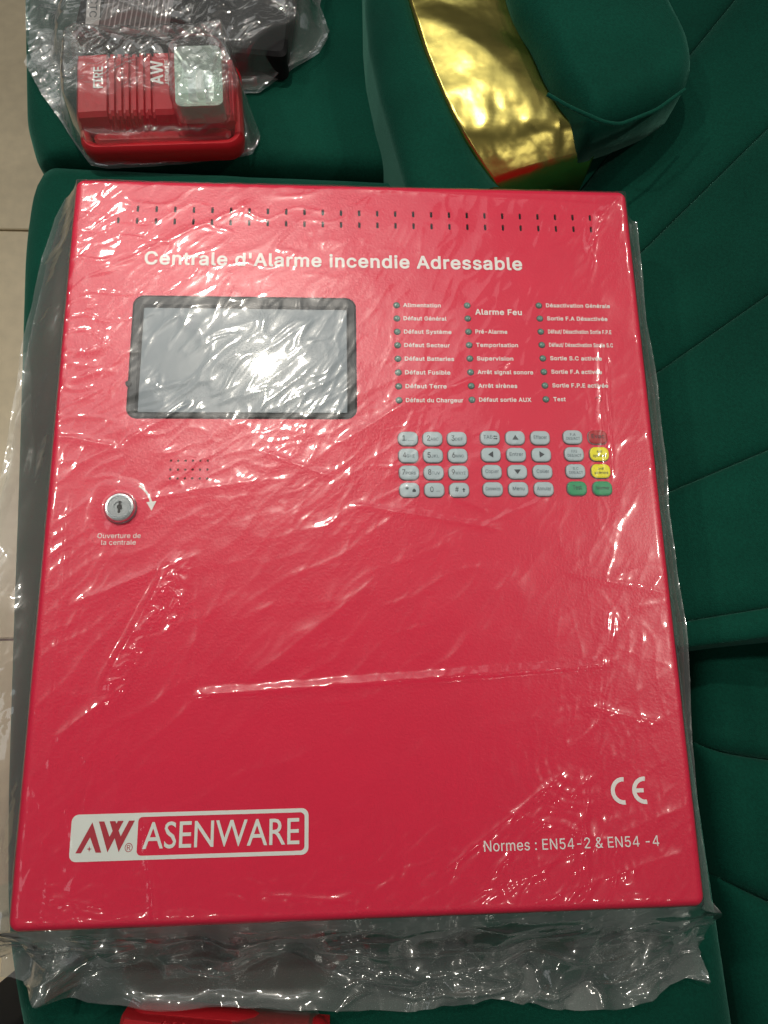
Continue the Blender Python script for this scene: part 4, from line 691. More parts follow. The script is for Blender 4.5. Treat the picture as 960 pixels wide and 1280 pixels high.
nplate = len(pf_)
door.data.polygons.foreach_set('use_smooth', [i >= nplate for i in range(len(door.data.polygons))])
v, f = loft([ring(rrect(0, 0, PW - 0.004, PH - 0.004, 0.004, 4), z) for z in (FACE - 0.0205, 0.004)] +
            [ring(rrect(0, 0, PW - 0.008, PH - 0.008, 0.003, 4), 0.0015)], False, True)
mesh_obj('back_box', v, f, M_RED, panel)
v, f = loft([ring(rrect(0, 0, PW - 0.012, PH - 0.012, 0.003, 3), z) for z in (FACE - 0.008, FACE - 0.0055)], True, True)
mesh_obj('inner_tray', v, f, M_DARK, panel)
# blind plug
v, f = loft([ring(circle(0.1647, 0.0764, 0.0023, 16), FACE - 0.003), ring(circle(0.1647, 0.0764, 0.0023, 16), FACE - 0.0009)], False, True)
mesh_obj('blind_plug', v, f, M_RED, panel)

# display
disp = None
v, f = loft([ring(rrect(BZ[0], BZ[1], BZ[2] - 0.0002, BZ[3] - 0.0002, 0.0074, 6), FACE - 0.006),
             ring(rrect(BZ[0], BZ[1], BZ[2] - 0.0002, BZ[3] - 0.0002, 0.0074, 6), FACE - 0.0008),
             ring(rrect(BZ[0], BZ[1], BZ[2] - 0.0030, BZ[3] - 0.0030, 0.0062, 6), FACE + 0.0004),
             ring(rrect(SC[0], SC[1], SC[2] + 0.003, SC[3] + 0.003, 0.0012, 6), FACE + 0.0002),
             ring(rrect(SC[0], SC[1], SC[2], SC[3], 0.0008, 6), FACE - 0.0010),
             ring(rrect(SC[0], SC[1], SC[2], SC[3], 0.0008, 6), FACE - 0.0040)])
bez = mesh_obj('display', v, f, M_BEZEL, panel)
bez['label'] = 'grey display in a black rounded bezel'
v, f = loft([ring(rrect(SC[0], SC[1], SC[2] + 0.001, SC[3] + 0.001, 0.001, 2), FACE - z) for z in (0.004, 0.0016)], False, True)
mesh_obj('screen', v, f, M_SCREEN, bez)
v, f = loft([ring(circle(-0.1541, 0.0862, r, 14), FACE + z) for r, z in ((0.0021, 0), (0.0021, 0.0012), (0.0016, 0.0016))], False, True)
mesh_obj('screw', v, f, M_BLACK, bez)

# indicator lamps
for L in ledh:
    c = np.mean(L, 0)
    lp = [ring(circle(c[0], c[1], 0.00235 * s, 14), FACE + z) for s, z in ((1, -0.003), (1, -0.0002), (0.9, 0.0005), (0.62, 0.0010), (0.25, 0.0012))]
    v, f = loft(lp, False, True)
    mesh_obj('indicator_lamp', v, f, M_LED, panel, True)

ZP = FACE + 0.00025
text("Centrale d'Alarme incendie Adressable", -0.1490, 0.1180, 0.1762, 0.0104, ZP, M_WHITE, panel, 0.022)
col1 = [('Alimentation', 57.8), ('Défaut Général', 61.4), ('Défaut Système', 64.5), ('Défaut Secteur', 63.0), ('Défaut Batteries', 65.5),
        ('Défaut Fusible', 62.5), ('Défaut Terre', 59.5), ('Défaut du Chargeur', 70.5)]
col2 = [None, None, ('Pré-Alarme', 104.0), ('Temporisation', 111.0), ('Supervision', 107.0), ('Arrêt signal sonore', 120.3), ('Arrêt sirènes', 108.5),
        ('Défaut sortie AUX', 117.6)]
col3 = [('Désactivation Générale', 179.5), ('Sortie F.A Désactivée', 176.7), ('Défaut/ Désactivation Sortie F.P.E', 178.6), ('Défaut/ Désactivation Sortie S.C', 178.8),
        ('Sortie S.C activée', 169.8), ('Sortie F.A activée', 169.0), ('Sortie F.P.E activée', 172.5), ('Test', 141.7)]
for x0, colm in ((31.2, col1), (81.4, col2), (133.1, col3)):
    for k, e in enumerate(colm):
        if e:
            y = LEDY[k] + (x0 - 26.6) * mmv * 0.012 - 0.0014
            text(e[0], x0 * mmv, e[1] * mmv, y, 0.0031, ZP, M_WHITE, panel, 0.02)
text('Alarme Feu', 0.0820, 0.1153, 0.1404, 0.0044, ZP, M_WHITE, panel, 0.022)
text('Ouverture de', -0.1672, -0.1403, -0.0190, 0.0031, ZP, M_WHITE, panel, 0.012)
text('la centrale', -0.1645, -0.1431, -0.0233, 0.0031, ZP, M_WHITE, panel, 0.012)
text('Normes : EN54-2 & EN54 -4', 0.0700, 0.1763, -0.2100, 0.0060, ZP, M_WHITE, panel, 0.004)


def poly_obj(name, polys, z, mat_, parent, step=0.00004):
    v, f = [], []
    for k, P in enumerate(polys):
        f.append(tuple(range(len(v), len(v) + len(P))))
        v += [(x, y, z + step * k) for x, y in P]
    bm_me = mesh_obj(name, v, f, mat_, parent)
    bm = bmesh.new(); bm.from_mesh(bm_me.data)
    bmesh.ops.triangulate(bm, faces=bm.faces); bm.to_mesh(bm_me.data); bm.free()
    return bm_me


def arc_band(cx, cy, ro, ri, a0, a1, n=28):
    A = np.radians(np.linspace(a0, a1, n))
    v = [(cx + ro * math.cos(a), cy + ro * math.sin(a)) for a in A] + [(cx + ri * math.cos(a), cy + ri * math.sin(a)) for a in A]
    f = [(k, k + 1, n + k + 1, n + k) for k in range(n - 1)]
    return v, f


# CE mark
cv, cf = [], []
for cx, bar in ((0.1573, False), (0.1706, True)):
    a, b = arc_band(cx, -0.1783, 0.0079, 0.0054, 84, 276)
    cf += [tuple(i + len(cv) for i in q) for q in b]; cv += a
    if bar:
        k = len(cv)
        cv += [(cx - 0.0056, -0.1795), (cx - 0.0008, -0.1795), (cx - 0.0008, -0.1771), (cx - 0.0056, -0.1771)]
        cf.append((k, k + 1, k + 2, k + 3))
mesh_obj('conformity_mark', [(x, y, ZP + (0.00004 if i >= 112 else 0)) for i, (x, y) in enumerate(cv)], cf, M_WHITE, panel)

# curved turn arrow by the lock
av, af = arc_band(-0.1530, -0.0002, 0.0192, 0.0178, 58, 12, 14)
k = len(av)
av += [(-0.1380, 0.0045), (-0.1317, 0.0052), (-0.1345, -0.0012)]
af.append((k, k + 1, k + 2))
mesh_obj('arrow_mark', [(x, y, ZP + (0.00004 if i >= k else 0)) for i, (x, y) in enumerate(av)], af, M_WHITE, panel)

# maker's logo
lc = (-0.1017, -0.1957)
v, f = plate2d(rrect(lc[0], lc[1], 0.1365, 0.0255, 0.004, 6), [rrect(-0.0839, -0.1957, 0.0963, 0.0210, 0.0026, 5)], 0.0001, FACE + 0.0002)
lg = mesh_obj('logo', v, f, M_LOGOWHITE, panel)
lg['label'] = 'white maker logo in a rounded frame'
text('ASENWARE', -0.1290, -0.0388, -0.2025, 0.0143, ZP, M_LOGOWHITE, lg, 0.004, face='geo')


def em(px, py):     # emblem traced in logo units
    return (-0.1701 + (px - 62) / 6 * 0.0004628, -0.1832 - (py - 115) / 6 * 0.0004302)


A_ = [em(*p) for p in ((115, 408), (222, 175), (297, 400), (258, 402), (212, 285), (155, 408))]
A_ = [em(*p) for p in ((108, 402), (218, 172), (297, 402), (256, 402), (208, 285), (150, 402))]
V1 = [em(*p) for p in ((265, 168), (305, 168), (350, 285), (405, 168), (447, 168), (342, 402))]
V2 = [em(*p) for p in ((345, 168), (387, 168), (432, 285), (488, 168), (530, 168), (424, 402))]
st = [em(208 + (20 if i % 2 == 0 else 6) * math.cos(i * math.pi / 4), 372 + (22 if i % 2 == 0 else 6) * math.sin(i * math.pi / 4)) for i in range(8)]
poly_obj('emblem', [A_, V1, V2, st], FACE + 0.0003, M_LOGORED, lg)
text('®', -0.1389, -0.1344, -0.2040, 0.0047, FACE + 0.0003, M_LOGORED, lg, 0.0, face='geo')

# lock
lock_c = (-0.1538, 0.0004)
LN = 40


def lring(r, z):
    return ring(circle(lock_c[0], lock_c[1], r, LN), FACE + z)


v, f = loft([lring(0.0104, 0.0002), lring(0.0104, 0.0010), lring(0.0096, 0.0018), lring(0.0095, 0.0034), lring(0.0088, 0.0042), lring(0.0075, 0.0043),
             lring(0.0073, 0.0037), lring(0.0069, 0.0037), lring(0.0067, 0.0042), lring(0.0036, 0.0042), lring(0.0034, 0.0036), lring(0.0005, 0.0036)], False, True)
lk = mesh_obj('lock', v, f, M_CHROME, panel, True)
lk['label'] = 'round chrome key lock with a vertical keyway'
md = lk.modifiers.new('edges', 'EDGE_SPLIT'); md.split_angle = math.radians(40)
kw = [(-0.9, -4.6), (0.7, -4.6), (0.7, -1.6), (1.7, -1.2), (1.7, 1.2), (0.9, 1.6), (0.9, 4.6), (-0.7, 4.6), (-0.7, 1.6), (-1.7, 1.2), (-1.7, -1.2), (-0.9, -1.6)]
kp = [(lock_c[0] + x * 0.00085, lock_c[1] + y * 0.00085) for x, y in kw]
v, f = loft([ring(kp, FACE + 0.0030), ring(kp, FACE + 0.00435)], False, True)
mesh_obj('keyway', v, f, M_DARK, lk)


# keypad
def key_mesh(name, mat_top):
    W_, H_, R_ = 0.0130, 0.0096, 0.0037
    v, f = loft([ring(rrect(0, 0, W_ + 0.0008, H_ + 0.0008, R_ + 0.0004, 5), 0.0001), ring(rrect(0, 0, W_ + 0.0006, H_ + 0.0006, R_ + 0.0003, 5), 0.0006),
                 ring(rrect(0, 0, W_, H_, R_, 5), 0.0012), ring(rrect(0, 0, W_ - 0.0010, H_ - 0.0010, R_ - 0.0005, 5), 0.0015),
                 ring(rrect(0, 0, W_ - 0.0026, H_ - 0.0026, R_ - 0.0012, 5), 0.00165)], False, True)
    me = bpy.data.meshes.new(name)
    me.from_pydata(v, [], f)
    bm = bmesh.new(); bm.from_mesh(me); bmesh.ops.recalc_face_normals(bm, faces=bm.faces); bm.to_mesh(me); bm.free()
    me.materials.append(M_KEYTRIM if mat_top is not M_KEYRED else M_KEYTRIM2); me.materials.append(mat_top)
    nring = 24
    me.polygons.foreach_set('material_index', [0 if i < 2 * nring else 1 for i in range(len(me.polygons))])
    me.polygons.foreach_set('use_smooth', [True] * len(me.polygons))
    return me


KM = {'g': key_mesh('key', M_KEY), 'r': key_mesh('key', M_KEYRED), 'y': key_mesh('key', M_KEYYEL), 'v': key_mesh('key', M_KEYGRN)}
ZK = 0.0018


def key(x, y, kind, label, marks):
    o = link(bpy.data.objects.new('key', KM[kind]), panel)
    o.location = (x, y, FACE)
    o['label'] = label
    for kindm, *a in marks:
        if kindm == 't':
            body, x0, x1, base, cap, ink = a
            text(body, x0 * mmv, x1 * mmv, base * mmv, cap * mmv, ZK, ink, o, 0.006, 'legend')
        else:
            poly_obj('legend', [[(p * mmv, q * mmv) for p, q in a[0]]], ZK, M_INK, o)


nums = [('1', '.,_'), ('2', 'ABC'), ('3', 'DEF'), ('4', 'GHI'), ('5', 'JKL'), ('6', 'MNO'), ('7', 'PQRS'), ('8', 'TUV'), ('9', 'WXYZ'), ('*', '^'), ('0', '_'), ('#', '+')]
for k, (a, b) in enumerate(nums):
    x = (31.8 + 16.5 * (k % 3)) * mmv; y = (47.6 - 11.9 * (k // 3)) * mmv
    wide = len(b) >= 4
    xs = -4.6 if wide else (-3.8 if len(b) == 3 else -2.8)
    mk = [('t', a, xs, xs + (2.1 if a not in '*#' else 2.4), -1.6, 3.7, M_INK)]
    if b in '^_+':
        if b == '_': mk.append(('t', '_', 1.2, 3.6, -0.9, 2.0, M_INKG))
        if b == '^': mk.append(('p', [(1.9, -1.5), (4.1, -1.5), (4.1, -0.2), (3.0, 1.0), (1.9, -0.2)]))
        if b == '+': mk.append(('p', [(2.6, -1.7), (3.3, -1.7), (3.3, -0.2), (4.0, -0.2), (2.95, 1.2), (1.9, -0.2), (2.6, -0.2)]))
    else:
        mk.append(('t', b, xs + 2.4, (4.6 if wide else 3.9), -1.5, 2.0, M_INKG))
    key(x, y, 'g', 'pale grey key marked ' + {'*': 'with a star', '#': 'with a hash'}.get(a, a), mk)
TRI = {'up': [(-2.1, -1.5), (2.1, -1.5), (0, 1.9)], 'dn': [(-2.3, 1.5), (2.3, 1.5), (0, -1.7)], 'lf': [(1.4, -2.3), (1.4, 2.3), (-2.0, 0)], 'rt': [(-1.4, -2.3), (-1.4, 2.3), (2.0, 0)]}
mids = ['TAB', 'up', 'Effacer', 'lf', 'Entrer', 'rt', 'Copier', 'dn', 'Coller', 'Connexion', 'Menu', 'Annuler']
for k, a in enumerate(mids):
    x = (87.3 + 17.15 * (k % 3)) * mmv; y = (48.3 - 12.0 * (k // 3)) * mmv
    if a in TRI:
        key(x, y, 'g', 'pale grey key marked with a black arrow pointing ' + {'up': 'up', 'dn': 'down', 'lf': 'left', 'rt': 'right'}[a], [('p', TRI[a])])
    elif a == 'TAB':
        key(x, y, 'g', 'pale grey key marked TAB', [('t', 'TAB', -4.6, 1.6, -0.9, 2.6, M_INKG),
            ('p', [(2.0, 0.9), (3.0, 1.7), (3.0, 1.2), (4.8, 1.2), (4.8, 0.6), (3.0, 0.6), (3.0, 0.1)]),
            ('p', [(5.0, -0.8), (4.0, 0.0), (4.0, -0.5), (2.2, -0.5), (2.2, -1.1), (4.0, -1.1), (4.0, -1.6)])])
    else:
        w = {'Effacer': 4.5, 'Entrer': 4.6, 'Copier': 4.5, 'Coller': 4.2, 'Connexion': 4.9, 'Menu': 3.9, 'Annuler': 4.8}[a]
        key(x, y, 'g', 'pale grey key marked ' + a, [('t', a, -w, w, -1.0, 2.5, M_INKG)])
right = [('g', 'grey key F.A DES/ACT', ['F.A', 'DES/ACT']), ('r', 'red evacuation key', ['Evac']),
         ('g', 'grey key F.P.E DES/ACT', ['F.P.E', 'DES/ACT']), ('y', 'yellow key for the sounder signal', ['Arrêt', 'signal sonore']),
         ('g', 'grey key S.C DES/ACT', ['S.C', 'DES/ACT']), ('y', 'yellow key for the sirens', ['Arrêt', 'sirènes']),
         ('v', 'green test key', ['Test']), ('v', 'green key beside the test key', ['Réarmer'])]
for k, (c, lb, ln) in enumerate(right):
    x = (144.1 + 17.3 * (k % 2)) * mmv; y = (48.9 - 12.07 * (k // 2)) * mmv
    ink = M_INKG if c in 'gv' else M_INK
    if len(ln) == 2:
        mk = [('t', ln[0], -1.9, 1.9, 0.7, 1.9, ink), ('t', ln[1], -4.7, 4.7, -2.2, 2.0, ink)]
    else:
        w = {'Evac': 4.4, 'Test': 3.0, 'Réarmer': 4.6}[ln[0]]
        mk = [('t', ln[0], -w, w, -0.9, 2.9 if ln[0] != 'Réarmer' else 2.2, M_INK)]
    key(x, y, c, lb, mk)


# ------------------------------------------------------------------ sounder with flash lens
def make_sounder(name, loc, rz):
    s = empty(name, loc, rz)
    W_, H_ = 0.142, 0.092
    lp = []
    for ins, z in ((0.004, 0.0), (0.001, 0.004), (0.0, 0.016), (0.001, 0.021), (0.003, 0.0235), (0.006, 0.0235), (0.0085, 0.021), (0.0095, 0.010)):
        lp.append(ring(rrect(0, 0, W_ - 2 * ins, H_ - 2 * ins, 0.016 - ins, 7), z))
    v, f = loft(lp, True, True)
    mesh_obj('base_tray', v, f, M_SOUNDER, s, True).modifiers.new('e', 'EDGE_SPLIT').split_angle = math.radians(50)
    # body with sound slots: profile along x, extruded along y
    x0, x1, y0, y1 = -0.070, 0.066, -0.022, 0.042
    prof = [(x0, 0.040), (x0 + 0.003, 0.046), (-0.045, 0.047)]
    for i in range(7):
        a = -0.043 + i * 0.0062
        prof += [(a, 0.047), (a + 0.0008, 0.0435), (a + 0.0026, 0.0435), (a + 0.0034, 0.047)]
    prof += [(0.022, 0.047), (0.0235, 0.040), (x1 - 0.002, 0.038), (x1, 0.034)]
    rows = [(y0 - 0.006, -0.030), (y0 - 0.003, -0.010), (y0 - 0.0005, -0.003), (y0 + 0.003, 0.0), (y1 - 0.003, 0.0), (y1, -0.003), (y1 + 0.001, -0.03)]
    V = np.array([[(x, y, max(0.008, z + dz)) for x, z in prof] for y, dz in rows])
    V = np.concatenate([V[:, :1] * [1, 1, 0] + [0, 0, 0.008], V, V[:, -1:] * [1, 1, 0] + [0, 0, 0.008]], 1)
    b = sheet_obj('body', V, M_SOUNDER, s)
    b.data.polygons.foreach_set('use_smooth', [False] * len(b.data.polygons))
    bv = b.modifiers.new('soft_edges', 'BEVEL'); bv.width = 0.0012; bv.segments = 2; bv.limit_method = 'ANGLE'; bv.angle_limit = math.radians(35)
    cv, cf = loft([ring(rrect(-0.0, -0.0295, 0.118, 0.013, 0.006, 5), z) for z in (0.010, 0.0185)] + [ring(rrect(0, -0.0295, 0.112, 0.008, 0.0035, 5), 0.0205)], False, True)
    mesh_obj('lower_ledge', cv, cf, M_SOUNDER, s)
    DZ = -0.009
    b.location.z = DZ
    for body_, x, yb, ln, cap in (('FIRE', -0.0545, 0.004, 0.022, 0.0084), ('AW', -0.0060, 0.006, 0.025, 0.0110), ('ASENWARE', 0.0065, 0.006, 0.025, 0.0042)):
        t = text(body_, 0, ln, 0, cap, 0, M_WHITE, s, 0.042 if body_ != 'ASENWARE' else 0.02, rot=math.pi / 2)
        t.location = (x + cap, yb, 0.0474 + DZ)
    ly_ = 0.004
    LX = 0.037
    DL = 0.0
    rv, rf = loft([ring(rrect(LX, ly_, w, h, 0.006, 4), z) for w, h, z in ((0.042, 0.064, 0.0300), (0.040, 0.062, 0.049), (0.022, 0.034, 0.0370), (0.006, 0.010, 0.0360))], False, True)
    mesh_obj('reflector', rv, rf, M_REFLECT, s).location.z = DL
    tv, tf = loft([ring(rrect(LX, ly_, 0.008, 0.026, 0.003, 5), 0.0365), ring(rrect(LX, ly_, 0.007, 0.024, 0.0028, 5), 0.0435),
                   ring(rrect(LX, ly_, 0.003, 0.020, 0.0014, 5), 0.0450)], False, True)
    mesh_obj('flash_tube', tv, tf, mat('flash_tube', (0.75, 0.85, 0.8), 0.15), s).location.z = DL
    lv, lf = loft([ring(rrect(LX, ly_, w, h, min(0.015, w * 0.33), 7), z) for w, h, z in ((0.050, 0.074, 0.0295), (0.0495, 0.0735, 0.050), (0.0485, 0.0725, 0.0545), (0.045, 0.069, 0.0580), (0.038, 0.062, 0.0605), (0.024, 0.044, 0.0615))], False, True)
    le = mesh_obj('lens', lv, lf, M_LENS, s, True)
    le.location.z = DL
    le.modifiers.new('e', 'EDGE_SPLIT').split_angle = math.radians(30)
    return s


snd = make_sounder('alarm_sounder', (-0.1690, 0.394, 0.003), math.radians(4))
tag(snd, 'red alarm sounder with clear flash lens and FIRE lettering, above the large panel', 'sounder')
snd2 = make_sounder('alarm_sounder', (-0.093, -0.368, 0.001), math.radians(-7))
tag(snd2, 'red plastic device in clear wrapping, cut off by the bottom edge', 'sounder')

# black boxed unit at the top edge
dc = at(172, 12, 0.0325)
dev = empty('black_device', (dc[0], dc[1], 0.0), math.radians(-5))
tag(dev, 'black boxed unit with a grey printed label, at the top edge', 'device')
lp = [ring(rrect(0.042, 0.034, 0.19 - 2 * i_, 0.132 - 2 * i_, 0.006, 4), z) for i_, z in ((0.002, 0.0), (0, 0.003), (0, 0.029), (0.003, 0.032))]
v, f = loft(lp, True, True)
mesh_obj('casing', v, f, M_BLACK, dev)
v, f = loft([ring(rrect(0, 0.006, 0.061, 0.066, 0.003, 3), z) for z in (0.0322, 0.0326)], False, True)
lb = mesh_obj('label_plate', v, f, M_LABEL, dev)
for k in range(13):
    x = -0.0265 + k * 0.0044
    wd = 0.050 * (0.7 + 0.3 * math.sin(k * 2.3) ** 2)
    v, f = loft([ring(rrect(x, -0.023 + wd / 2, 0.0012, wd, 0.0003, 1), z) for z in (0.0327, 0.0328)], False, True)
    mesh_obj('print_line', v, f, M_LABELTXT, lb)
v, f = loft([ring(rrect(0, 0, 0.012, 0.060, 0.001, 2), z) for z in (0.0322, 0.0326)], False, True)
stp = mesh_obj('label_strip', v, f, mat('pale_label', (0.36, 0.34, 0.33), 0.5), dev)
stp.location = (-0.0400, 0.006, 0)
stp.rotation_euler = (0, 0, math.radians(6))
t = text('CCTC', 0, 0.030, 0, 0.0065, 0, M_INK, stp, 0.01, rot=-math.pi / 2)
t.location = (-0.003, 0.010, 0.0328)

# dark rounded shape by the sofa's front left corner
cp = pad('dark_pad', [(-60, 1276), (-20, 1278), (14, 1282), (28, 1292), (32, 1320), (32, 1370), (-60, 1380)], -0.02, -0.30, 0.03, M_DARKPAD, None, 77, z_px=-0.04)
tag(cp, 'black rounded shape at the bottom left corner beside the sofa', 'cloth')

# ------------------------------------------------------------------ main clear bag
Lf, Rf, Bf, Tf = 0.075, 0.035, 0.09, 0.010
ST = 0.00105
ga = np.arange(-PW / 2 - Lf, PW / 2 + Rf + ST, ST)
gb_ = np.arange(-PH / 2 - Bf, PH / 2 + Tf + ST, ST)
A, B = np.meshgrid(ga, gb_)
Xf, Yf = np.clip(A, -PW / 2, PW / 2), np.clip(B, -PH / 2, PH / 2)


def outline(pts, z, axis):
    P = np.array([at(p[0], p[1], p[2] if len(p) > 2 else z) for p in pts])
    o = np.argsort(P[:, axis])
    return P[o][:, axis], P[o][:, 1 - axis]


ly, lx = outline([(88, 224), (62, 262), (45, 310), (28, 400), (15, 480), (4, 540), (-12, 620), (-30, 800), (-38, 1000), (-34, 1120), (-34, 1170, 0.06), (-20, 1215, 0.025), (-6, 1242, 0.012)], 0.104, 1)
ry, rx = outline([(797, 243), (801, 290), (812, 400), (825, 480), (834, 560), (841, 640), (850, 710), (862, 780), (866, 850), (869, 930), (876, 1000), (887, 1080), (893, 1130), (894, 1150, 0.06),
                  (888, 1195, 0.03), (890, 1240, 0.012)], 0.085, 1)
bx, by = outline([(-40, 1225), (0, 1233), (45, 1253), (120, 1250), (210, 1250), (330, 1246), (400, 1252), (450, 1264), (520, 1268), (615, 1247), (680, 1262), (760, 1266), (805, 1246),
                  (850, 1226), (884, 1238), (900, 1232)], 0.012, 0)
tx = np.clip((-PW / 2 - A) / Lf, 0, 1); tr_ = np.clip((A - PW / 2) / Rf, 0, 1)
tb = np.clip((-PH / 2 - B) / Bf, 0, 1); tt = np.clip((B - PH / 2) / Tf, 0, 1)
X = Xf + tx * (np.interp(B, ly, lx) + PW / 2) + tr_ * (np.interp(B, ry, rx) - PW / 2)
Y = Yf + tb * (np.interp(A, bx, by) + PH / 2) + tt * 0.002


def drop(t, p):
    return 1 - (1 - t) ** p


Z0 = FACE + 0.0022
Z = np.full_like(X, Z0)
D_l = (Z0 - 0.104) * drop(tx, 1.4); D_r = (Z0 - 0.085) * drop(tr_, 1.8); D_b = (Z0 - 0.010) * drop(tb, 2.2); D_t = 0.05 * drop(tt, 1.2)
de = np.clip(np.minimum(PW / 2 - np.abs(Xf), PH / 2 - np.abs(Yf)) / 0.0075, 0, 1)
Z = Z0 - 0.0065 * (1 - np.sqrt(np.clip(1 - (1 - de) ** 2, 0, 1))) - np.maximum.reduce([D_l, D_r, D_b, D_t]) * 0.95
outside = np.maximum.reduce([tx, tr_, tb])


def gauss(px, py, sx, sy, ang=0.0):
    c = at(px, py, FACE)
    k = 0.00058
    dx, dy = (X - c[0]) / k, -(Y - c[1]) / k
    ca, sa = math.cos(math.radians(ang)), math.sin(math.radians(ang))
    u = dx * ca + dy * sa; v_ = -dx * sa + dy * ca
    return np.exp(-0.5 * ((u / sx) ** 2 + (v_ / sy) ** 2))


H = 0.0009 * perlin(X * 22 + 5, Y * 22, 1) + 0.0004 * perlin(X * 55, Y * 55 + 3, 2)
# loose crinkled zones: px centre, spread, crease direction (deg, picture sense), amplitude
zones = [((290, 285), (140, 38), 6, -14, 0.8), ((310, 450), (135, 80), 0, -42, 0.45), ((110, 420), (36, 110), 0, -18, 0.9), ((190, 580), (110, 50), -10, -22, 0.8),
         ((500, 470), (45, 80), 0, -55, 0.38), ((400, 590), (110, 40), 0, -15, 0.5), ((740, 300), (24, 60), -5, -70, 0.7), ((745, 560), (14, 110), 0, 88, 0.55),
         ((720, 960), (60, 55), 0, -60, 0.85), ((760, 1080), (110, 50), 0, -62, 1.0), ((560, 1090), (150, 45), 0, -35, 0.55), ((790, 860), (50, 90), 0, 85, 0.5),
         ((90, 960), (45, 170), 0, 85, 0.5), ((420, 680), (120, 80), 0, -38, 0.28), ((640, 420), (120, 90), 0, -38, 0.12), ((200, 800), (40, 120), 28, -65, 0.35),
         ((350, 1110), (140, 30), 0, 3, 0.6), ((110, 1110), (80, 40), 0, 5, 0.5)]
for k, (c, sp, rot_, ang, amp) in enumerate(zones):
    g = gauss(c[0], c[1], sp[0], sp[1], rot_)
    a = math.radians(-ang)
    gate = smooth(-0.12, 0.30, perlin(X * 38, Y * 38, 140 + k))
    w = ridges(X, Y, a, 0.050, 0.016, 100 + 3 * k, 7.0, 1.6) * 0.60 + ridges(X, Y, a + 0.6, 0.026, 0.010, 101 + 3 * k, 6.0, 1.6) * 0.40 * gate
    w += 0.45 * crumple(X, Y, 0.018, 102 + 3 * k, 4) * gate + 0.10 * crumple(X, Y, 0.03, 103 + 3 * k, 3)
    H += g * amp * 0.0011 * w
H += 0.00035 * ridges(X, Y, math.radians(35), 0.09, 0.022, 11) + 0.0002 * ridges(X, Y, math.radians(60), 0.05, 0.012, 12)


def seg(p, q, z=FACE):
    a, b = at(*p, z)[:2], at(*q, z)[:2]
    d = b - a; L = np.linalg.norm(d); d /= L
    u = (X - a[0]) * d[0] + (Y - a[1]) * d[1]
    v_ = -(X - a[0]) * d[1] + (Y - a[1]) * d[0]
    return u / L, v_, L


def fold(p, q, width, slope, taper=0.12, crink=0.0):
    """tilted narrow facet between two creases, from p to q"""
    global H
    u, v_, L = seg(p, q)
    v_ = v_ + 0.0006 * perlin(u * L * 60, u * 0, 5)
    e = smooth(0, taper, u) * smooth(0, taper, 1 - u)
    inside = np.clip((v_ + width / 2) / width, 0, 1)
    prof = np.where(v_ < -width / 2, 0, np.where(v_ > width / 2, np.clip(1 - (v_ - width / 2) / (0.45 * width), 0, 1), inside))
    H += e * prof * slope * width
    if crink:
        H += e * np.clip(1.4 - np.abs(v_) / (width / 2), 0, 1) * crink * 2.2 * (crumple(X * 1.3, Y * 1.3, 0.011, 177, 4) + 0.6 * ridges(X, Y, 0.25, 0.014, 0.006, 178, 5.0, 1.4))


def crease(p, q, h, wd, taper=0.15):
    global H
    u, v_, L = seg(p, q)
    v_ = v_ + 0.0008 * perlin(u * L * 45, u * 0 + 2, 9)
    H += h * np.exp(-np.abs(v_) / wd) * smooth(0, taper, u) * smooth(0, taper, 1 - u)


fold((765, 826), (235, 866), 0.0052, 0.34, 0.06, 0.00012)
fold((130, 885), (236, 690), 0.012, 0.16, 0.2, 0.0008)
fold((205, 800), (240, 700), 0.007, -0.15, 0.2, 0.0007)
for p, q, h, wd in (((715, 955), (540, 1100), 0.0016, 0.003), ((715, 960), (600, 1110), 0.0014, 0.003), ((722, 955), (735, 1130), 0.0016, 0.0025), ((735, 955), (722, 1120), 0.0012, 0.002),
                    ((760, 760), (735, 960), 0.0013, 0.0025), ((768, 760), (742, 960), 0.0010, 0.002), ((718, 880), (830, 905), 0.0012, 0.002), ((700, 715), (840, 745), 0.0012, 0.002),
                    ((690, 620), (600, 660), 0.0009, 0.002), ((430, 630), (640, 665), 0.0009, 0.0018), ((150, 560), (245, 500), 0.0012, 0.002), ((325, 565), (420, 600), 0.0010, 0.002),
                    ((560, 490), (640, 455), 0.0012, 0.002), ((480, 520), (600, 470), 0.0009, 0.002), ((745, 280), (770, 250), 0.0016, 0.0025), ((735, 320), (748, 265), 0.0014, 0.0022),
                    ((747, 420), (752, 600), 0.0011, 0.0018), ((757, 440), (764, 610), 0.0011, 0.0018), ((180, 1000), (200, 1200), 0.0013, 0.0016), ((60, 1120), (140, 1135), 0.0010, 0.002),
                    ((320, 1118), (450, 1125), 0.0012, 0.002), ((62, 545), (150, 560), 0.0014, 0.002), ((95, 240), (70, 560), 0.0010, 0.0015), ((90, 600), (60, 1000), 0.0007, 0.0012),
                    ((410, 235), (790, 262), 0.0008, 0.002), ((620, 1010), (760, 1050), 0.0009, 0.003), ((560, 620), (610, 640), 0.001, 0.002), ((250, 690), (245, 860), 0.0005, 0.0015),
                    ((300, 700), (190, 900), 0.0004, 0.003), ((480, 720), (300, 860), 0.0012, 0.006), ((650, 700), (540, 860), 0.0010, 0.006), ((870, 1000), (560, 1130), 0.0014, 0.005), ((860, 1060), (640, 1135), 0.0014, 0.004), ((840, 700), (700, 880), 0.0010, 0.005), ((100, 640), (330, 600), 0.0012, 0.004), ((80, 760), (260, 690), 0.0010, 0.004), ((60, 930), (170, 850), 0.0010, 0.004), ((110, 350), (330, 250), 0.0012, 0.004), ((420, 560), (560, 470), 0.0012, 0.004)):
    crease(p, q, h, wd)
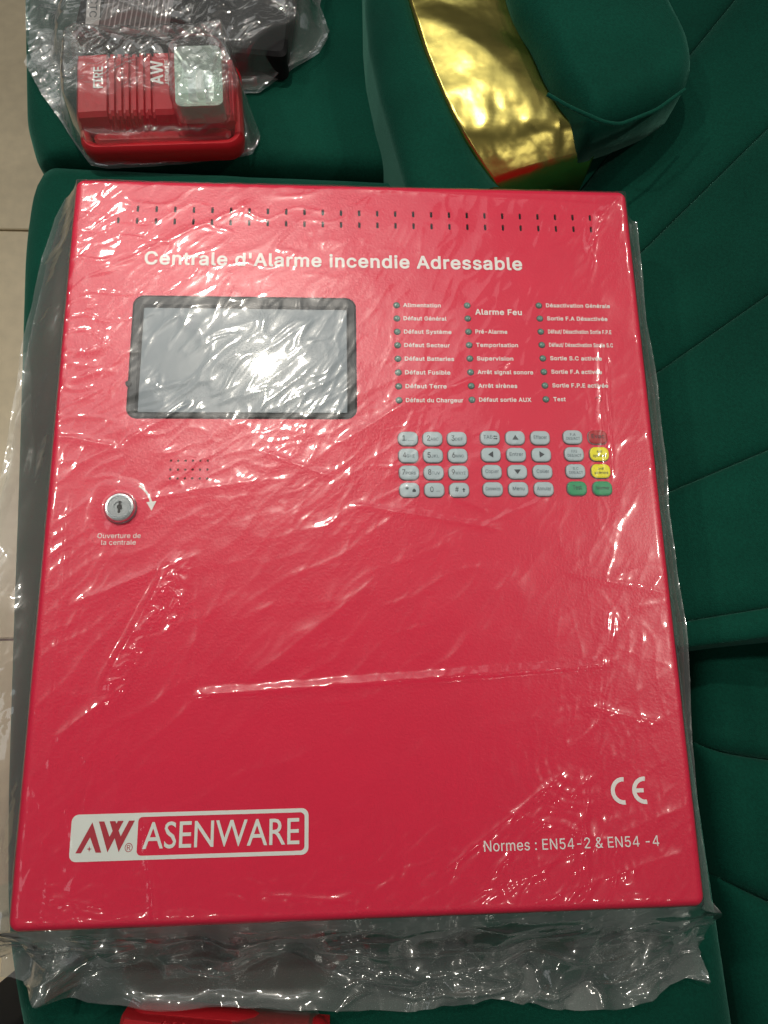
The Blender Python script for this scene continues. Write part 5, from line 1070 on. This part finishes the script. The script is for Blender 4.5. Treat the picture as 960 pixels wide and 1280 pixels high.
# concentric ripples round a pulled spot
for cpx, cpy, amp in ((720, 945, 0.00035), (690, 1075, 0.0003)):
    c = at(cpx, cpy, FACE); rr = np.hypot(X - c[0], Y - c[1])
    H += amp * np.sin(rr / 0.0065 * 2 * np.pi + 2 * perlin(X * 30, Y * 30, 21)) * np.exp(-((rr - 0.022) / 0.014) ** 2) * (0.5 + perlin(X * 25, Y * 25, 33))
inside_m = 1 - smooth(0.0, 0.12, outside)
H = np.maximum(H, -0.0012)
# film carried by the lock
rl = np.hypot(X - lock_c[0], Y - lock_c[1])
carry = 0.0030 * np.clip(1.0 - np.clip(rl - 0.0105, 0, 1) / 0.012, 0, 1) ** 1.5
H = np.where(inside_m > 0.5, np.maximum(H, carry + 0.12 * H), H)
Z = Z + H * np.where(outside > 0, 1.0, 1.0)
# crushed skirts round the panel
cr = 0.034 * (crumple(X * 0.6, Y, 0.050, 61, 4) - 0.5) + 0.024 * (crumple(X * 0.9, Y, 0.030, 62, 4) - 0.5) + 0.004 * ridges(X, Y, 0.06, 0.09, 0.016, 68, 6.0, 1.5)
Z += cr * smooth(0.05, 0.5, tb) * 1.0
Z += (0.020 * (crumple(X * 1.0, Y * 0.25, 0.05, 63, 4) - 0.5) + 0.006 * (crumple(X, Y * 0.5, 0.03, 64, 4) - 0.5)) * smooth(0.05, 0.5, tx)
Z += 0.004 * (crumple(X, Y * 0.4, 0.03, 65, 4) - 0.5) * smooth(0.1, 0.6, tr_)
# ragged gathered hem along the bottom
Y += 0.004 * (crumple(X, X * 0, 0.06, 66, 3) - 0.5) * tb ** 2
Z = np.maximum(Z, 0.0065 + 0.0 * X)
# the hem rides over the small device lying below the panel
Z = np.maximum(Z, 0.030 * smooth(0.35, 0.95, tb) * (1 - smooth(0.050, 0.125, np.abs(X + 0.093))) + 0.004 * (crumple(X, Y, 0.03, 69, 4) - 0.5))
top_sheet = np.stack([X, Y, Z], -1)
# lower layer of the bag under the skirts, coarser
s_ = 3
Xl, Yl = X[::s_, ::s_], Y[::s_, ::s_]
ol = outside[::s_, ::s_]
Zl = 0.0045 + (Z[::s_, ::s_] - 0.005) * smooth(0.35, 1.0, ol) * 0.9 + 0.004 * (crumple(Xl, Yl, 0.03, 71, 4) - 0.3) * smooth(0.1, 0.4, ol)
Zl = np.maximum(np.minimum(Zl, Z[::s_, ::s_] - 0.0004), 0.0008)
Zl = np.where(ol < 0.05, 0.0009, Zl)
low_sheet = np.stack([Xl, Yl, Zl], -1)
bag = sheet_obj('plastic_bag', top_sheet, M_FILM, None, [low_sheet])
bag.data.materials.append(M_FILM3)
r_, c_ = outside.shape
q_out = (outside[:-1, :-1] > 0.02).astype(np.int32).ravel()
q_low = np.ones((low_sheet.shape[0] - 1) * (low_sheet.shape[1] - 1), np.int32)
bag.data.polygons.foreach_set('material_index', np.concatenate([q_out, q_low]))
tag(bag, 'wrinkled clear plastic bag covering the large red panel', 'plastic bag')


# ------------------------------------------------------------------ small crushed bags
def fan_bag(name, px, z_edge, hfun, seed, lam, amp, label, n=420, m_=120, mat_=None):
    O = np.array([at(x, y, z_edge) for x, y in px])
    O = resample(np.concatenate([O, O[:1]]), n + 1)[:-1]
    c = O.mean(0)
    r = np.linspace(0.0, 1, m_)
    P = c + (O - c)[None] * r[:, None, None]
    x, y = P[..., 0], P[..., 1]
    e = smooth(0, 0.12, 1 - r)[:, None]
    z = hfun(x, y) * e + z_edge
    z += (amp * (crumple(x, y, lam, seed, 6) - 0.4) + 0.4 * amp * (crumple(x, y, lam * 0.4, seed + 1, 5) - 0.4)) * (0.35 + 0.65 * e)
    z += 0.0012 * ridges(x, y, 0.6, 0.03, 0.008, seed + 3)
    P[..., 2] = np.maximum(z, 0.002)
    lo = P.copy(); lo[..., 2] = np.maximum(0.001, np.minimum(0.0015 + 0.25 * (P[..., 2] - 0.002) * (r[:, None] ** 3), P[..., 2] - 0.0004))
    P = np.concatenate([P, P[:, :1]], 1); lo = np.concatenate([lo, lo[:, :1]], 1)[::2, ::1]
    b = sheet_obj(name, P, mat_ or M_FILM2, None, [lo])
    tag(b, label, 'plastic bag')
    return b


def box_h(cx, cy, w, h, rz, top, soft):
    def f_(x, y):
        c, s = math.cos(-rz), math.sin(-rz)
        u = (x - cx) * c - (y - cy) * s; v_ = (x - cx) * s + (y - cy) * c
        d = np.maximum(np.abs(u) - w / 2, np.abs(v_) - h / 2)
        return top * (1 - smooth(-0.002, soft, d))
    return f_


hb = box_h(-0.1690, 0.394, 0.150, 0.098, math.radians(4), 0.026, 0.02)
hb2 = box_h(-0.1690 + 0.0, 0.394 + 0.012, 0.144, 0.068, math.radians(4), 0.056, 0.022)
fan_bag('plastic_bag', [(30, 78), (52, 40), (110, 38), (180, 55), (260, 52), (300, 70), (303, 110), (322, 160), (326, 172), (316, 190), (300, 194), (230, 203), (134, 209), (112, 205),
                        (95, 182), (75, 150), (52, 118), (40, 96)], 0.006, lambda x, y: np.maximum(hb(x, y), hb2(x, y)), 81, 0.045, 0.012,
        'crushed clear plastic bag around the red sounder')
hd = box_h(dc[0] + 0.045, dc[1] + 0.03, 0.195, 0.137, math.radians(-5), 0.033, 0.03)
fan_bag('plastic_bag', [(40, -70), (34, 0), (32, 40), (40, 78), (85, 92), (130, 75), (180, 62), (240, 70), (300, 112), (324, 112), (370, 80), (400, 62), (412, 42), (400, 8), (405, -20), (380, -90),
                        (200, -110)], 0.008, hd, 91, 0.055, 0.024, 'crushed clear plastic bag around the black unit at the top edge')
hr = box_h(-0.093, -0.368, 0.150, 0.100, math.radians(3), 0.054, 0.025)
fan_bag('plastic_bag', [(190, 1275), (215, 1262), (300, 1258), (350, 1252), (392, 1254), (404, 1275), (410, 1330), (360, 1420), (240, 1430), (180, 1380)], 0.004, hr, 95, 0.035, 0.008,
        'crushed clear plastic bag around the red device at the bottom edge')
